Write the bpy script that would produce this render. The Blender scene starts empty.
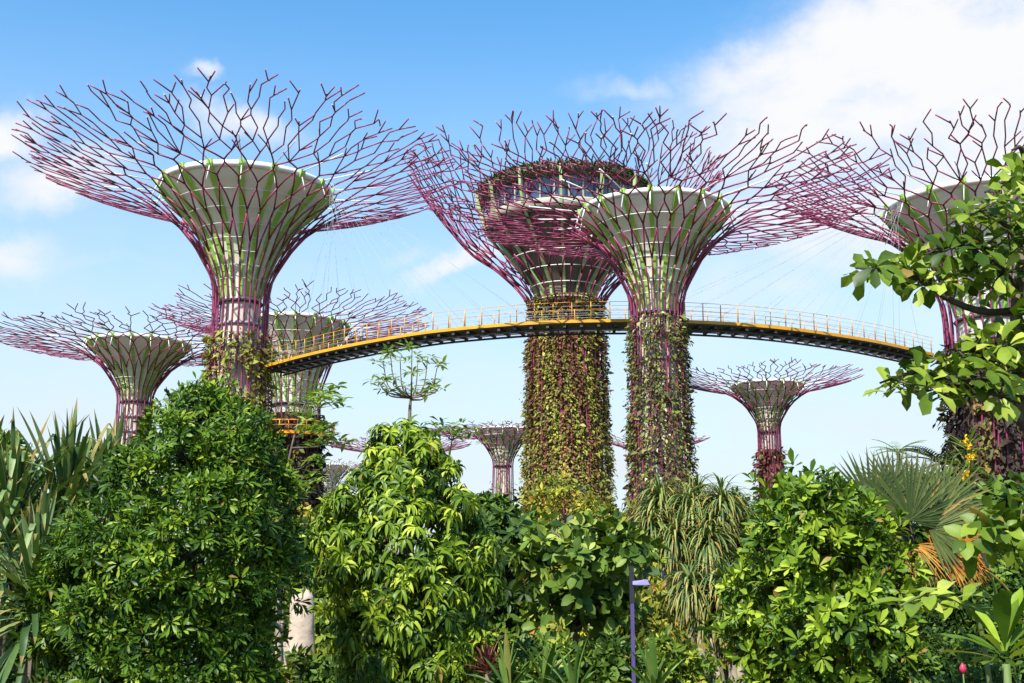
import bpy, math, random
import numpy as np
from mathutils import Vector

rng = np.random.default_rng(11)
random.seed(11)
scene = bpy.context.scene
COL = scene.collection
R_ = math.radians

# ------------------------------------------------------------------ camera
F = 1150.0
PITCH = R_(11.36)
CP, SP = math.cos(PITCH), math.sin(PITCH)
CZ = 4.0
cam_d = bpy.data.cameras.new("camera")
cam = bpy.data.objects.new("camera", cam_d)
COL.objects.link(cam)
cam_d.sensor_width = 36.0
cam_d.lens = 36.0 * F / 1024.0
cam_d.clip_start = 0.1
cam_d.clip_end = 6000.0
cam.location = (0, 0, CZ)
cam.rotation_euler = (math.pi / 2 + PITCH, 0, 0)
scene.camera = cam


def ray(u, v):
    a = (u - 512.0) / F
    b = (341.5 - v) / F
    return np.array([a, CP - SP * b, SP + CP * b])


def px(u, v, Y):
    d = ray(u, v)
    t = Y / d[1]
    return np.array([d[0] * t, Y, CZ + d[2] * t])


def mpp(v, Y):
    return (Y / ray(512, v)[1]) / F


# ------------------------------------------------------------------ sun, sky, exposure
SUN_EL = R_(48.0)
SUN_AZ = R_(180.0 + 27.0)          # clockwise from +Y: behind the camera, to the left
sdir = Vector((math.sin(SUN_AZ) * math.cos(SUN_EL), math.cos(SUN_AZ) * math.cos(SUN_EL), math.sin(SUN_EL)))
sun_d = bpy.data.lights.new("sun", 'SUN')
sun_d.energy = 5.0
sun_d.angle = R_(0.5)
sun_d.color = (1.0, 0.95, 0.86)
sun = bpy.data.objects.new("sun", sun_d)
COL.objects.link(sun)
sun.rotation_euler = sdir.to_track_quat('Z', 'Y').to_euler()
sun.location = (-20, -40, 60)

scene.view_settings.view_transform = 'Standard'
scene.view_settings.look = 'None'
scene.view_settings.exposure = 0.8
scene.view_settings.gamma = 1.0
scene.view_settings.use_curve_mapping = False

world = bpy.data.worlds.new("World")
scene.world = world
world.use_nodes = True
wn, wl = world.node_tree.nodes, world.node_tree.links
wn.clear()


def wnode(t, **kw):
    n = wn.new(t)
    for k, v in kw.items():
        setattr(n, k, v)
    return n


def wmath(op, a, b=None, c=None, clamp=False):
    n = wnode('ShaderNodeMath', operation=op, use_clamp=clamp)
    for i, x in enumerate((a, b, c)):
        if x is None:
            continue
        if isinstance(x, (int, float)):
            n.inputs[i].default_value = x
        else:
            wl.new(x, n.inputs[i])
    return n.outputs[0]


def build_world():
    out = wnode('ShaderNodeOutputWorld')
    bg = wnode('ShaderNodeBackground')
    bg.inputs['Strength'].default_value = 0.115
    sky = wnode('ShaderNodeTexSky', sky_type='NISHITA', sun_disc=False)
    sky.sun_elevation = SUN_EL
    sky.sun_rotation = SUN_AZ
    sky.air_density = 1.0
    sky.dust_density = 0.6
    sky.ozone_density = 2.0
    tc = wnode('ShaderNodeTexCoord')
    nrm = wnode('ShaderNodeVectorMath', operation='NORMALIZE')
    wl.new(tc.outputs['Generated'], nrm.inputs[0])
    d = nrm.outputs[0]
    # slow warp of the direction, so cloud edges are ragged
    nw = wnode('ShaderNodeTexNoise')
    nw.inputs['Scale'].default_value = 7.0
    nw.inputs['Detail'].default_value = 6.0
    nw.inputs['Roughness'].default_value = 0.6
    wl.new(d, nw.inputs['Vector'])
    sub = wnode('ShaderNodeVectorMath', operation='SUBTRACT')
    wl.new(nw.outputs['Color'], sub.inputs[0])
    sub.inputs[1].default_value = (0.5, 0.5, 0.5)
    scl = wnode('ShaderNodeVectorMath', operation='SCALE')
    wl.new(sub.outputs[0], scl.inputs[0])
    scl.inputs['Scale'].default_value = 0.12
    add = wnode('ShaderNodeVectorMath', operation='ADD')
    wl.new(d, add.inputs[0])
    wl.new(scl.outputs[0], add.inputs[1])
    dw = add.outputs[0]
    # fine fbm
    mp = wnode('ShaderNodeMapping')
    mp.inputs['Scale'].default_value = (1.0, 1.0, 2.0)
    wl.new(d, mp.inputs['Vector'])
    nf = wnode('ShaderNodeTexNoise')
    nf.inputs['Scale'].default_value = 9.0
    nf.inputs['Detail'].default_value = 9.0
    nf.inputs['Roughness'].default_value = 0.62
    wl.new(mp.outputs[0], nf.inputs['Vector'])
    fb = nf.outputs['Fac']
    # (u, v) gives the heading of each cloud, sizes are angles in the sky
    blobs = [  # u, v, half width, half height, tilt deg, density
        (910, 70, .22, .10, 12, 1.0), (1010, 190, .20, .12, 0, .75), (760, 60, .10, .045, 10, .7), (640, 95, .075, .02, 8, .42),
        (800, 215, .16, .06, 0, .6), (760, 300, .22, .07, 4, .42),
        (207, 60, .022, .012, 0, .5), (240, 112, .065, .026, -4, .7), (70, 175, .08, .03, 18, .62), (10, 130, .045, .03, 0, .75),
        (10, 245, .05, .028, 0, .58), (455, 262, .055, .014, 14, .75), (110, 265, .06, .012, 0, .35), (410, 250, .05, .015, 0, .4),
    ]
    total = None
    for (u, v, wa, wb, tilt, dens) in blobs:
        c = ray(u, v)
        c = c / np.linalg.norm(c)
        right = np.cross(c, (0, 0, 1.0))
        right /= np.linalg.norm(right)
        up = np.cross(right, c)
        ct, st = math.cos(R_(tilt)), math.sin(R_(tilt))
        a = (right * ct + up * st) / wa
        b = (-right * st + up * ct) / wb
        qs = []
        for ax in (a, b):
            dt = wnode('ShaderNodeVectorMath', operation='DOT_PRODUCT')
            wl.new(dw, dt.inputs[0])
            dt.inputs[1].default_value = tuple(ax)
            m = wmath('SUBTRACT', dt.outputs['Value'], float(np.dot(ax, c)))
            qs.append(wmath('MULTIPLY', m, m))
        r2 = wmath('ADD', qs[0], qs[1])
        m = wmath('EXPONENT', wmath('MULTIPLY', r2, -1.1))
        m = wmath('MULTIPLY', m, dens)
        total = m if total is None else wmath('MAXIMUM', total, m)
    fbm = wmath('MULTIPLY', wmath('SUBTRACT', fb, 0.5), 1.9)
    dd = wmath('ADD', total, wmath('MULTIPLY', fbm, wmath('ADD', wmath('MULTIPLY', total, 0.7), 0.05)))
    mr = wnode('ShaderNodeMapRange', interpolation_type='SMOOTHSTEP')
    wl.new(dd, mr.inputs['Value'])
    mr.inputs['From Min'].default_value = 0.16
    mr.inputs['From Max'].default_value = 0.85
    alpha = mr.outputs['Result']
    # thin high veil that thickens towards the horizon
    sep = wnode('ShaderNodeSeparateXYZ')
    wl.new(d, sep.inputs[0])
    vr = wnode('ShaderNodeMapRange', interpolation_type='SMOOTHSTEP')
    wl.new(sep.outputs['Z'], vr.inputs['Value'])
    vr.inputs['From Min'].default_value = 0.04
    vr.inputs['From Max'].default_value = 0.5
    vr.inputs['To Min'].default_value = 0.92
    vr.inputs['To Max'].default_value = 0.0
    veil = wmath('MULTIPLY', vr.outputs['Result'], wmath('ADD', wmath('MULTIPLY', fb, 0.5), 0.75), clamp=True)
    tint = wnode('ShaderNodeMix', data_type='RGBA', blend_type='MULTIPLY')
    tint.inputs['Factor'].default_value = 1.0
    wl.new(sky.outputs[0], tint.inputs[6])
    tint.inputs[7].default_value = (0.60, 1.16, 1.36, 1)
    m1 = wnode('ShaderNodeMix', data_type='RGBA')
    wl.new(veil, m1.inputs['Factor'])
    wl.new(tint.outputs[2], m1.inputs[6])
    m1.inputs[7].default_value = (4.1, 4.4, 4.6, 1)
    m2 = wnode('ShaderNodeMix', data_type='RGBA')
    wl.new(alpha, m2.inputs['Factor'])
    wl.new(m1.outputs[2], m2.inputs[6])
    m2.inputs[7].default_value = (4.8, 4.85, 4.95, 1)
    wl.new(m2.outputs[2], bg.inputs['Color'])
    wl.new(bg.outputs[0], out.inputs[0])


build_world()


# ------------------------------------------------------------------ materials
def nodes_of(name):
    m = bpy.data.materials.new(name)
    m.use_nodes = True
    nt = m.node_tree
    nt.nodes.clear()
    return m, nt.nodes, nt.links


def leaf_mat(name, stops, rough=0.42, trans=0.3, tip=None, tip_start=0.6, spec=0.2):
    m, N, L = nodes_of(name)
    out = N.new('ShaderNodeOutputMaterial')
    at = N.new('ShaderNodeAttribute')
    at.attribute_name = 'rnd'
    cr = N.new('ShaderNodeValToRGB')
    els = cr.color_ramp.elements
    els[0].position, els[0].color = stops[0][0], (*stops[0][1], 1)
    els[1].position, els[1].color = 1.0, (.24, .16, .04, 1)
    for p, c in [(a * .94, c) for a, c in stops[1:]]:
        e = els.new(p)
        e.color = (*c, 1)
    L.new(at.outputs['Fac'], cr.inputs['Fac'])
    col = cr.outputs['Color']
    # blotches on the blade
    tc = N.new('ShaderNodeTexCoord')
    nz = N.new('ShaderNodeTexNoise')
    nz.inputs['Scale'].default_value = 9.0
    nz.inputs['Detail'].default_value = 3.0
    L.new(tc.outputs['Object'], nz.inputs['Vector'])
    hs = N.new('ShaderNodeHueSaturation')
    mr = N.new('ShaderNodeMapRange')
    mr.inputs['To Min'].default_value = 0.72
    mr.inputs['To Max'].default_value = 1.28
    L.new(nz.outputs['Fac'], mr.inputs['Value'])
    L.new(mr.outputs['Result'], hs.inputs['Value'])
    L.new(col, hs.inputs['Color'])
    col = hs.outputs['Color']
    if tip is not None:
        at2 = N.new('ShaderNodeAttribute')
        at2.attribute_name = 'tip'
        sm = N.new('ShaderNodeMapRange')
        sm.interpolation_type = 'SMOOTHSTEP'
        sm.inputs['From Min'].default_value = tip_start
        sm.inputs['From Max'].default_value = 1.0
        L.new(at2.outputs['Fac'], sm.inputs['Value'])
        mx = N.new('ShaderNodeMix')
        mx.data_type = 'RGBA'
        L.new(sm.outputs['Result'], mx.inputs['Factor'])
        L.new(col, mx.inputs[6])
        mx.inputs[7].default_value = (*tip, 1)
        col = mx.outputs[2]
    bs = N.new('ShaderNodeBsdfPrincipled')
    bs.inputs['Roughness'].default_value = rough
    bs.inputs['Specular IOR Level'].default_value = spec
    L.new(col, bs.inputs['Base Color'])
    tr = N.new('ShaderNodeBsdfTranslucent')
    tm = N.new('ShaderNodeMix')
    tm.data_type = 'RGBA'
    tm.blend_type = 'MULTIPLY'
    tm.inputs['Factor'].default_value = 1.0
    L.new(col, tm.inputs[6])
    tm.inputs[7].default_value = (1.5, 1.5, 0.5, 1)
    L.new(tm.outputs[2], tr.inputs['Color'])
    ms = N.new('ShaderNodeMixShader')
    ms.inputs['Fac'].default_value = trans
    L.new(bs.outputs[0], ms.inputs[1])
    L.new(tr.outputs[0], ms.inputs[2])
    L.new(ms.outputs[0], out.inputs['Surface'])
    return m


def mat(name, a, b=None, scale=3.0, rough=0.6, metal=0.0, stretch=(1, 1, 1), bump=0.0, detail=5.0, spec=0.4):
    m, N, L = nodes_of(name)
    out = N.new('ShaderNodeOutputMaterial')
    bs = N.new('ShaderNodeBsdfPrincipled')
    bs.inputs['Roughness'].default_value = rough
    bs.inputs['Metallic'].default_value = metal
    bs.inputs['Specular IOR Level'].default_value = spec
    if b is None:
        b = tuple(x * 0.75 for x in a)
    tc = N.new('ShaderNodeTexCoord')
    mp = N.new('ShaderNodeMapping')
    mp.inputs['Scale'].default_value = stretch
    L.new(tc.outputs['Object'], mp.inputs['Vector'])
    nz = N.new('ShaderNodeTexNoise')
    nz.inputs['Scale'].default_value = scale
    nz.inputs['Detail'].default_value = detail
    nz.inputs['Roughness'].default_value = 0.6
    L.new(mp.outputs[0], nz.inputs['Vector'])
    mr = N.new('ShaderNodeMapRange')
    mr.inputs['From Min'].default_value = 0.3
    mr.inputs['From Max'].default_value = 0.7
    L.new(nz.outputs['Fac'], mr.inputs['Value'])
    mx = N.new('ShaderNodeMix')
    mx.data_type = 'RGBA'
    L.new(mr.outputs['Result'], mx.inputs['Factor'])
    mx.inputs[6].default_value = (*a, 1)
    mx.inputs[7].default_value = (*b, 1)
    L.new(mx.outputs[2], bs.inputs['Base Color'])
    if bump > 0:
        bp = N.new('ShaderNodeBump')
        bp.inputs['Strength'].default_value = bump
        bp.inputs['Distance'].default_value = 0.05
        L.new(nz.outputs['Fac'], bp.inputs['Height'])
        L.new(bp.outputs[0], bs.inputs['Normal'])
    L.new(bs.outputs[0], out.inputs['Surface'])
    return m


M = {}
M['pipe'] = mat('plum_painted_steel', (0.27, 0.033, 0.10), (0.17, 0.022, 0.06), 1.5, 0.42)
M['pipe_red'] = mat('crimson_painted_steel', (0.42, 0.03, 0.11), (0.30, 0.02, 0.07), 1.5, 0.42)
M['pipe_brown'] = mat('dull_mauve_steel', (0.30, 0.13, 0.13), (0.2, 0.1, 0.1), 1.5, 0.5)
M['pipe_cap'] = mat('pale_pipe_cap', (0.36, 0.33, 0.36), None, 2.0, 0.4)
M['bowl'] = mat('off_white_panels', (0.82, 0.78, 0.70), (0.70, 0.65, 0.56), 0.6, 0.55, stretch=(1, 1, .3))
M['white'] = mat('white_paint', (0.80, 0.80, 0.78), (0.72, 0.72, 0.70), 2.0, 0.45)
M['fin'] = mat('lime_green_fins', (0.36, 0.58, 0.11), (0.25, 0.46, 0.06), 0.8, 0.5)
M['fin_pale'] = mat('pale_green_fins', (0.40, 0.50, 0.24), (0.30, 0.38, 0.16), 0.8, 0.6)
M['concrete'] = mat('pale_concrete', (0.62, 0.56, 0.47), (0.46, 0.41, 0.34), 0.7, 0.8, bump=0.2)
M['yellow'] = mat('golden_yellow_paint', (0.70, 0.33, 0.012), (0.58, 0.25, 0.01), 1.2, 0.45)
M['orange'] = mat('orange_yellow_paint', (0.75, 0.30, 0.015), (0.62, 0.22, 0.01), 1.2, 0.45)
M['deck_under'] = mat('dark_steel_decking', (0.035, 0.03, 0.035), (0.06, 0.05, 0.05), 2.0, 0.6)
M['cable'] = mat('steel_cable', (0.40, 0.42, 0.46), None, 2.0, 0.5)
M['bark'] = mat('grey_brown_bark', (0.20, 0.16, 0.12), (0.09, 0.07, 0.05), 6.0, 0.9, stretch=(1, 1, .25), bump=0.6)
M['bark_pale'] = mat('pale_bark', (0.42, 0.35, 0.27), (0.22, 0.17, 0.12), 7.0, 0.85, stretch=(1, 1, .4), bump=0.5)
M['bark_dark'] = mat('dark_bark', (0.07, 0.055, 0.045), (0.03, 0.025, 0.02), 6.0, 0.9, bump=0.5)
M['glass'] = mat('blue_tinted_glass', (0.04, 0.10, 0.22), (0.01, 0.03, 0.06), 1.1, 0.08, spec=0.8)
M['drum'] = mat('brown_grey_cladding', (0.16, 0.125, 0.10), (0.10, 0.075, 0.06), 0.9, 0.7)
M['ledge'] = mat('weathered_ledge', (0.42, 0.37, 0.30), (0.28, 0.24, 0.19), 0.8, 0.7)
M['stone'] = mat('pale_pink_stone', (0.52, 0.41, 0.33), (0.38, 0.28, 0.21), 2.2, 0.85, stretch=(1, 1, 1.6), bump=0.7)
M['purple'] = mat('violet_paint', (0.085, 0.055, 0.18), (0.06, 0.04, 0.13), 2.0, 0.4)
M['black'] = mat('black_paint', (0.02, 0.018, 0.025), None, 2.0, 0.5)
M['panel'] = mat('dark_planting_felt', (0.05, 0.04, 0.02), (0.12, 0.075, 0.04), 1.2, 0.95, stretch=(2, 2, .3), bump=.4)
M['grey'] = mat('grey_metal', (0.35, 0.33, 0.36), None, 2.0, 0.4)
M['ochre'] = mat('ochre_render', (0.70, 0.46, 0.13), (0.58, 0.36, 0.09), 1.0, 0.8)
M['ground'] = mat('leaf_litter_and_turf', (0.045, 0.075, 0.02), (0.10, 0.08, 0.045), 0.25, 0.95, bump=0.3)
M['stalk'] = mat('crimson_stalk', (0.50, 0.03, 0.09), (0.36, 0.02, 0.06), 3.0, 0.45)
M['green_stem'] = mat('green_stem', (0.12, 0.18, 0.05), (0.08, 0.11, 0.03), 5.0, 0.6)

G0, G1, G2, G3 = (0.016, 0.05, 0.008), (0.04, 0.115, 0.012), (0.095, 0.21, 0.018), (0.22, 0.33, 0.03)
M['whorl'] = leaf_mat('glossy_green_leaf', [(0, (0.014, 0.036, 0.004)), (.45, (0.045, 0.10, 0.007)), (.75, (0.10, 0.175, 0.010)), (1, (0.24, 0.31, 0.02))], .40, .10)
M['droop'] = leaf_mat('fresh_green_leaf', [(0, (0.022, 0.05, 0.006)), (.4, (0.085, 0.15, 0.010)), (.7, (0.18, 0.26, 0.016)), (1, (0.38, 0.44, 0.04))], .40, .12)
M['strap'] = leaf_mat('grey_green_strap', [(0, (0.03, 0.07, 0.02)), (.5, (0.095, 0.155, 0.045)), (.9, (0.20, 0.265, 0.105)), (1, (0.30, 0.27, 0.09))], .45, .14, tip=(.30, .20, .06), tip_start=.85)
M['obov'] = leaf_mat('bright_obovate_leaf', [(0, (0.022, 0.055, 0.006)), (.45, (0.09, 0.16, 0.010)), (.75, (0.20, 0.285, 0.02)), (1, (0.31, 0.38, 0.035))], .42, .13)
M['bigleaf'] = leaf_mat('large_lobed_leaf', [(0, (0.022, 0.05, 0.008)), (.45, (0.085, 0.145, 0.018)), (.75, (0.19, 0.26, 0.035)), (1, (0.30, 0.36, 0.08))], .45, .12)
M['over'] = leaf_mat('broad_green_leaf', [(0, (0.03, 0.065, 0.008)), (.45, (0.11, 0.175, 0.015)), (.75, (0.22, 0.29, 0.03)), (1, (0.40, 0.45, 0.08))], .42, .24)
M['pony'] = leaf_mat('drooping_grassy_leaf', [(0, (0.06, 0.11, 0.03)), (.6, (0.14, 0.20, 0.055)), (1, (0.30, 0.31, 0.10))], .5, .14, tip=(.40, .25, .05), tip_start=.7)
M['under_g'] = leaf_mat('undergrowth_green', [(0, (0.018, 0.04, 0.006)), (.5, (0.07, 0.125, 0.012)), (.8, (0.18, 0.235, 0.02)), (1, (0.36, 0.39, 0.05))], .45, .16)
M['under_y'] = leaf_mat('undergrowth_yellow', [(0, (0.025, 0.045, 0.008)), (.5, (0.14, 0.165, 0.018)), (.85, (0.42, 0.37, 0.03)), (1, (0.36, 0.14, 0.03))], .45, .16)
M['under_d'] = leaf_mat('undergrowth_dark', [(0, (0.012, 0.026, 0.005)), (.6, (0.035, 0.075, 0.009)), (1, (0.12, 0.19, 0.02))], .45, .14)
M['far'] = leaf_mat('distant_foliage', [(0, (0.03, 0.07, 0.02)), (.6, (0.06, 0.12, 0.03)), (1, (0.13, 0.19, 0.04))], .6, .2)
M['pale_leaf'] = leaf_mat('pale_yellow_green_leaf', [(0, (0.09, 0.16, 0.025)), (.6, (0.18, 0.27, 0.05)), (1, (0.30, 0.37, 0.09))], .45, .3)
M['bigspike'] = leaf_mat('dark_green_blade', [(0, (0.03, 0.07, 0.012)), (.6, (0.08, 0.15, 0.025)), (1, (0.20, 0.28, 0.06))], .4, .12)
M['fan'] = leaf_mat('fan_palm_leaf', [(0, (0.018, 0.036, 0.009)), (.6, (0.045, 0.07, 0.016)), (1, (0.10, 0.12, 0.03))], .6, .08, tip=(.16, .13, .04), tip_start=.8)
M['dead'] = leaf_mat('dead_palm_leaf', [(0.0, (0.16, 0.06, 0.015)), (.5, (0.42, 0.15, 0.022)), (1, (0.60, 0.33, 0.08))], .7, .25)
M['flower'] = leaf_mat('yellow_flower', [(0, (0.75, 0.42, 0.01)), (1, (0.85, 0.60, 0.02))], .5, .2)
M['red_leaf'] = leaf_mat('dark_red_leaf', [(0, (0.05, 0.012, 0.016)), (.6, (0.11, 0.022, 0.028)), (1, (0.20, 0.07, 0.06))], .45, .2)
M['vine_brown'] = leaf_mat('olive_and_russet_creeper', [(0, (0.12, 0.045, 0.025)), (.3, (0.22, 0.10, 0.045)), (.45, (0.13, 0.13, 0.028)), (.75, (0.24, 0.26, 0.04)), (1, (0.42, 0.40, 0.08))], .55, .2)
M['vine_green'] = leaf_mat('mixed_green_creeper', [(0, (0.06, 0.03, 0.02)), (.15, (0.04, 0.065, 0.015)), (.35, (0.16, 0.09, 0.04)), (.6, (0.13, 0.18, 0.03)), (.85, (0.30, 0.29, 0.09)), (1, (0.60, 0.52, 0.34))], .55, .2)
M['vine_red'] = leaf_mat('maroon_creeper', [(0, (0.06, 0.012, 0.018)), (.5, (0.15, 0.03, 0.035)), (.8, (0.12, 0.08, 0.03)), (1, (0.22, 0.20, 0.05))], .55, .2)
M['vine_dark'] = leaf_mat('dark_plum_creeper', [(0, (0.02, 0.012, 0.016)), (.5, (0.05, 0.03, 0.03)), (.85, (0.06, 0.06, 0.02)), (1, (0.13, 0.13, 0.03))], .55, .2)


# ------------------------------------------------------------------ mesh builder
class MB:
    def __init__(self):
        self.V, self.Fs, self.n = [], [], 0

    def add(self, V, Fc, mat=0, rnd=0.5, tip=0.0, smooth=True):
        V = np.asarray(V, dtype=np.float64).reshape(-1, 3)
        Fc = np.asarray(Fc, dtype=np.int64)
        k = len(Fc)
        self.V.append(V)
        self.Fs.append((Fc + self.n, np.full(k, mat), np.broadcast_to(np.asarray(rnd, float), (k,)),
                        np.broadcast_to(np.asarray(tip, float), (k,)), np.full(k, smooth)))
        self.n += len(V)

    def build(self, name, mats, parent=None, origin=None, at_origin=False):
        if origin is None:
            origin = np.zeros(3)
        origin = np.asarray(origin, float)
        V = np.concatenate(self.V) - origin
        me = bpy.data.meshes.new(name)
        me.vertices.add(len(V))
        me.vertices.foreach_set('co', V.ravel())
        li = np.concatenate([f[0].ravel() for f in self.Fs])
        tot = np.concatenate([np.full(len(f[0]), f[0].shape[1]) for f in self.Fs])
        st = np.concatenate([[0], np.cumsum(tot)[:-1]])
        me.loops.add(len(li))
        me.loops.foreach_set('vertex_index', li.astype(np.int32))
        me.polygons.add(len(tot))
        me.polygons.foreach_set('loop_start', st.astype(np.int32))
        me.polygons.foreach_set('material_index', np.concatenate([f[1] for f in self.Fs]).astype(np.int32))
        me.polygons.foreach_set('use_smooth', np.concatenate([f[4] for f in self.Fs]).astype(bool))
        a = me.attributes.new('rnd', 'FLOAT', 'FACE')
        a.data.foreach_set('value', np.concatenate([f[2] for f in self.Fs]).astype(np.float32))
        a = me.attributes.new('tip', 'FLOAT', 'FACE')
        a.data.foreach_set('value', np.concatenate([f[3] for f in self.Fs]).astype(np.float32))
        me.update(calc_edges=True)
        for m in (mats if isinstance(mats, (list, tuple)) else [mats]):
            me.materials.append(m)
        ob = bpy.data.objects.new(name, me)
        COL.objects.link(ob)
        if parent is not None:
            ob.parent = parent
        elif at_origin:
            ob.location = origin
        return ob


def nz3(a):
    a = np.asarray(a, float)
    return a / np.maximum(np.linalg.norm(a, axis=-1, keepdims=True), 1e-9)


def tube(mb, pts, rad, sides=6, mat=0, rnd=0.5, cap=True, smooth=True):
    pts = np.asarray(pts, float)
    n = len(pts)
    rad = np.broadcast_to(np.asarray(rad, float), (n,))
    tan = nz3(np.gradient(pts, axis=0))
    ref = np.array([0.0, 0, 1]) if abs(tan[0][2]) < 0.9 else np.array([1.0, 0, 0])
    u = np.cross(tan[0], ref)
    u /= np.linalg.norm(u)
    V = []
    ang = np.arange(sides) * 2 * np.pi / sides
    for i in range(n):
        u = u - tan[i] * np.dot(u, tan[i])
        u = u / max(np.linalg.norm(u), 1e-9)
        w = np.cross(tan[i], u)
        V.append(pts[i] + rad[i] * (np.cos(ang)[:, None] * u + np.sin(ang)[:, None] * w))
    V = np.concatenate(V)
    a = np.arange(n - 1)[:, None] * sides + np.arange(sides)[None]
    b = np.arange(n - 1)[:, None] * sides + (np.arange(sides)[None] + 1) % sides
    q = np.stack([a, b, b + sides, a + sides], -1).reshape(-1, 4)
    mb.add(V, q, mat, rnd, 0, smooth)
    if cap:
        base = mb.n - n * sides
        # end caps share the ring vertices
        mb.Fs.append((np.array([list(range(base, base + sides))[::-1]]), np.array([mat]), np.array([rnd]), np.array([0.0]), np.array([False])))
        mb.Fs.append((np.array([list(range(base + (n - 1) * sides, base + n * sides))]), np.array([mat]), np.array([rnd]), np.array([0.0]), np.array([False])))


def lathe(mb, prof, seg=48, mat=0, c=(0, 0, 0), smooth=True):
    prof = np.asarray(prof, float)
    n = len(prof)
    an = np.arange(seg) * 2 * np.pi / seg
    V = np.stack([prof[:, 0][:, None] * np.cos(an) + c[0], prof[:, 0][:, None] * np.sin(an) + c[1],
                  np.repeat(prof[:, 1][:, None], seg, 1) + c[2]], -1).reshape(-1, 3)
    a = np.arange(n - 1)[:, None] * seg + np.arange(seg)[None]
    b = np.arange(n - 1)[:, None] * seg + (np.arange(seg)[None] + 1) % seg
    mb.add(V, np.stack([a, b, b + seg, a + seg], -1).reshape(-1, 4), mat, .5, 0, smooth)


def ring(mb, r, z, rad, seg=48, sides=5, mat=0, c=(0, 0, 0)):
    t = np.arange(sides) * 2 * np.pi / sides
    a = np.arange(seg) * 2 * np.pi / seg
    rr = r + rad * np.cos(t)
    V = np.stack([np.cos(a)[:, None] * rr + c[0], np.sin(a)[:, None] * rr + c[1], np.broadcast_to(z + rad * np.sin(t) + c[2], (seg, sides))], -1).reshape(-1, 3)
    i = np.arange(seg)[:, None]
    j = np.arange(sides)[None]
    i2, j2 = (i + 1) % seg, (j + 1) % sides
    mb.add(V, np.stack([i * sides + j, i2 * sides + j, i2 * sides + j2, i * sides + j2], -1).reshape(-1, 4), mat)


def box(mb, c, size, rotz=0.0, mat=0, tiltx=0.0):
    s = np.asarray(size, float) / 2
    V = np.array([[x, y, z] for x in (-1, 1) for y in (-1, 1) for z in (-1, 1)], float) * s
    cx, sx = math.cos(tiltx), math.sin(tiltx)
    V = V @ np.array([[1, 0, 0], [0, cx, -sx], [0, sx, cx]]).T
    co, si = math.cos(rotz), math.sin(rotz)
    V = V @ np.array([[co, -si, 0], [si, co, 0], [0, 0, 1]]).T + np.asarray(c, float)
    mb.add(V, [[0, 1, 3, 2], [4, 6, 7, 5], [0, 4, 5, 1], [2, 3, 7, 6], [0, 2, 6, 4], [1, 5, 7, 3]], mat, .5, 0, False)


SHAPES = {
    'oval': lambda t: np.sin(np.pi * min(max(t, .02), .98)) ** .75,
    'obov': lambda t: (max(t, 0.03) ** 0.75) * (1 - t ** 5) ** .7 * 1.15 if t < 1 else 0.0,
    'round': lambda t: np.sin(np.pi * min(max(t, .04), .97)) ** .5,
    'lance': lambda t: (np.sin(np.pi * min(max(t * .92 + .08, 0), 1)) ** .6) * (1 - .3 * t),
    'blade': lambda t: .75 + .25 * min(1, t * 4) if t < .75 else max(0.02, 1 - ((t - .75) / .25) ** 1.5),
    'strap': lambda t: 1.0 if t < .55 else max(0.02, 1 - ((t - .55) / .45) ** 1.6),
}


def leaves(mb, P, D, Nn, L, W, rnd, ns=3, g=0.0, shape='oval', fold=0.25, mat=0, kink=None, wav=.22):
    P = np.asarray(P, float)
    n = len(P)
    D = nz3(D)
    S = nz3(np.cross(D, Nn))
    L = np.broadcast_to(np.asarray(L, float), (n,))
    W = np.broadcast_to(np.asarray(W, float), (n,))
    g = np.broadcast_to(np.asarray(g, float), (n,))
    rnd = np.clip(np.broadcast_to(np.asarray(rnd, float), (n,)), 0, 1)
    f = SHAPES[shape]
    pos, d = P.copy(), D.copy()
    out = np.zeros((n, ns + 1, 3, 3))
    for i in range(ns + 1):
        w = (W * f(i / ns) / 2)[:, None]
        up = np.cross(S, d)
        out[:, i, 0] = pos - S * w + up * fold * w
        out[:, i, 1] = pos
        if 0 < i:
            out[:, i, 0] += up * w * rng.normal(0, wav, (n, 1))
            out[:, i, 2] += up * w * rng.normal(0, wav, (n, 1))
        out[:, i, 2] = pos + S * w + up * fold * w
        pos = pos + d * (L / ns)[:, None]
        d = d.copy()
        d[:, 2] -= g / ns
        if kink is not None:
            k = kink[0] == i
            d[k, 2] -= kink[1][k]
        d = nz3(d)
    base = np.arange(n)[:, None] * (3 * (ns + 1))
    q, tp = [], []
    for i in range(ns):
        for h in (0, 1):
            a = 3 * i + h
            q.append(np.concatenate([base + a, base + a + 1, base + a + 4, base + a + 3], 1))
            tp.append(np.full(n, (i + .5) / ns))
    mb.add(out.reshape(-1, 3), np.concatenate(q), mat, np.tile(rnd, 2 * ns), np.concatenate(tp))


def frame(A):
    A = nz3(A)
    ref = np.where(np.abs(A[:, 2:3]) < .9, np.array([[0, 0, 1.0]]), np.array([[1.0, 0, 0]]))
    t1 = nz3(np.cross(A, ref))
    return A, t1, np.cross(A, t1)


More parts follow.
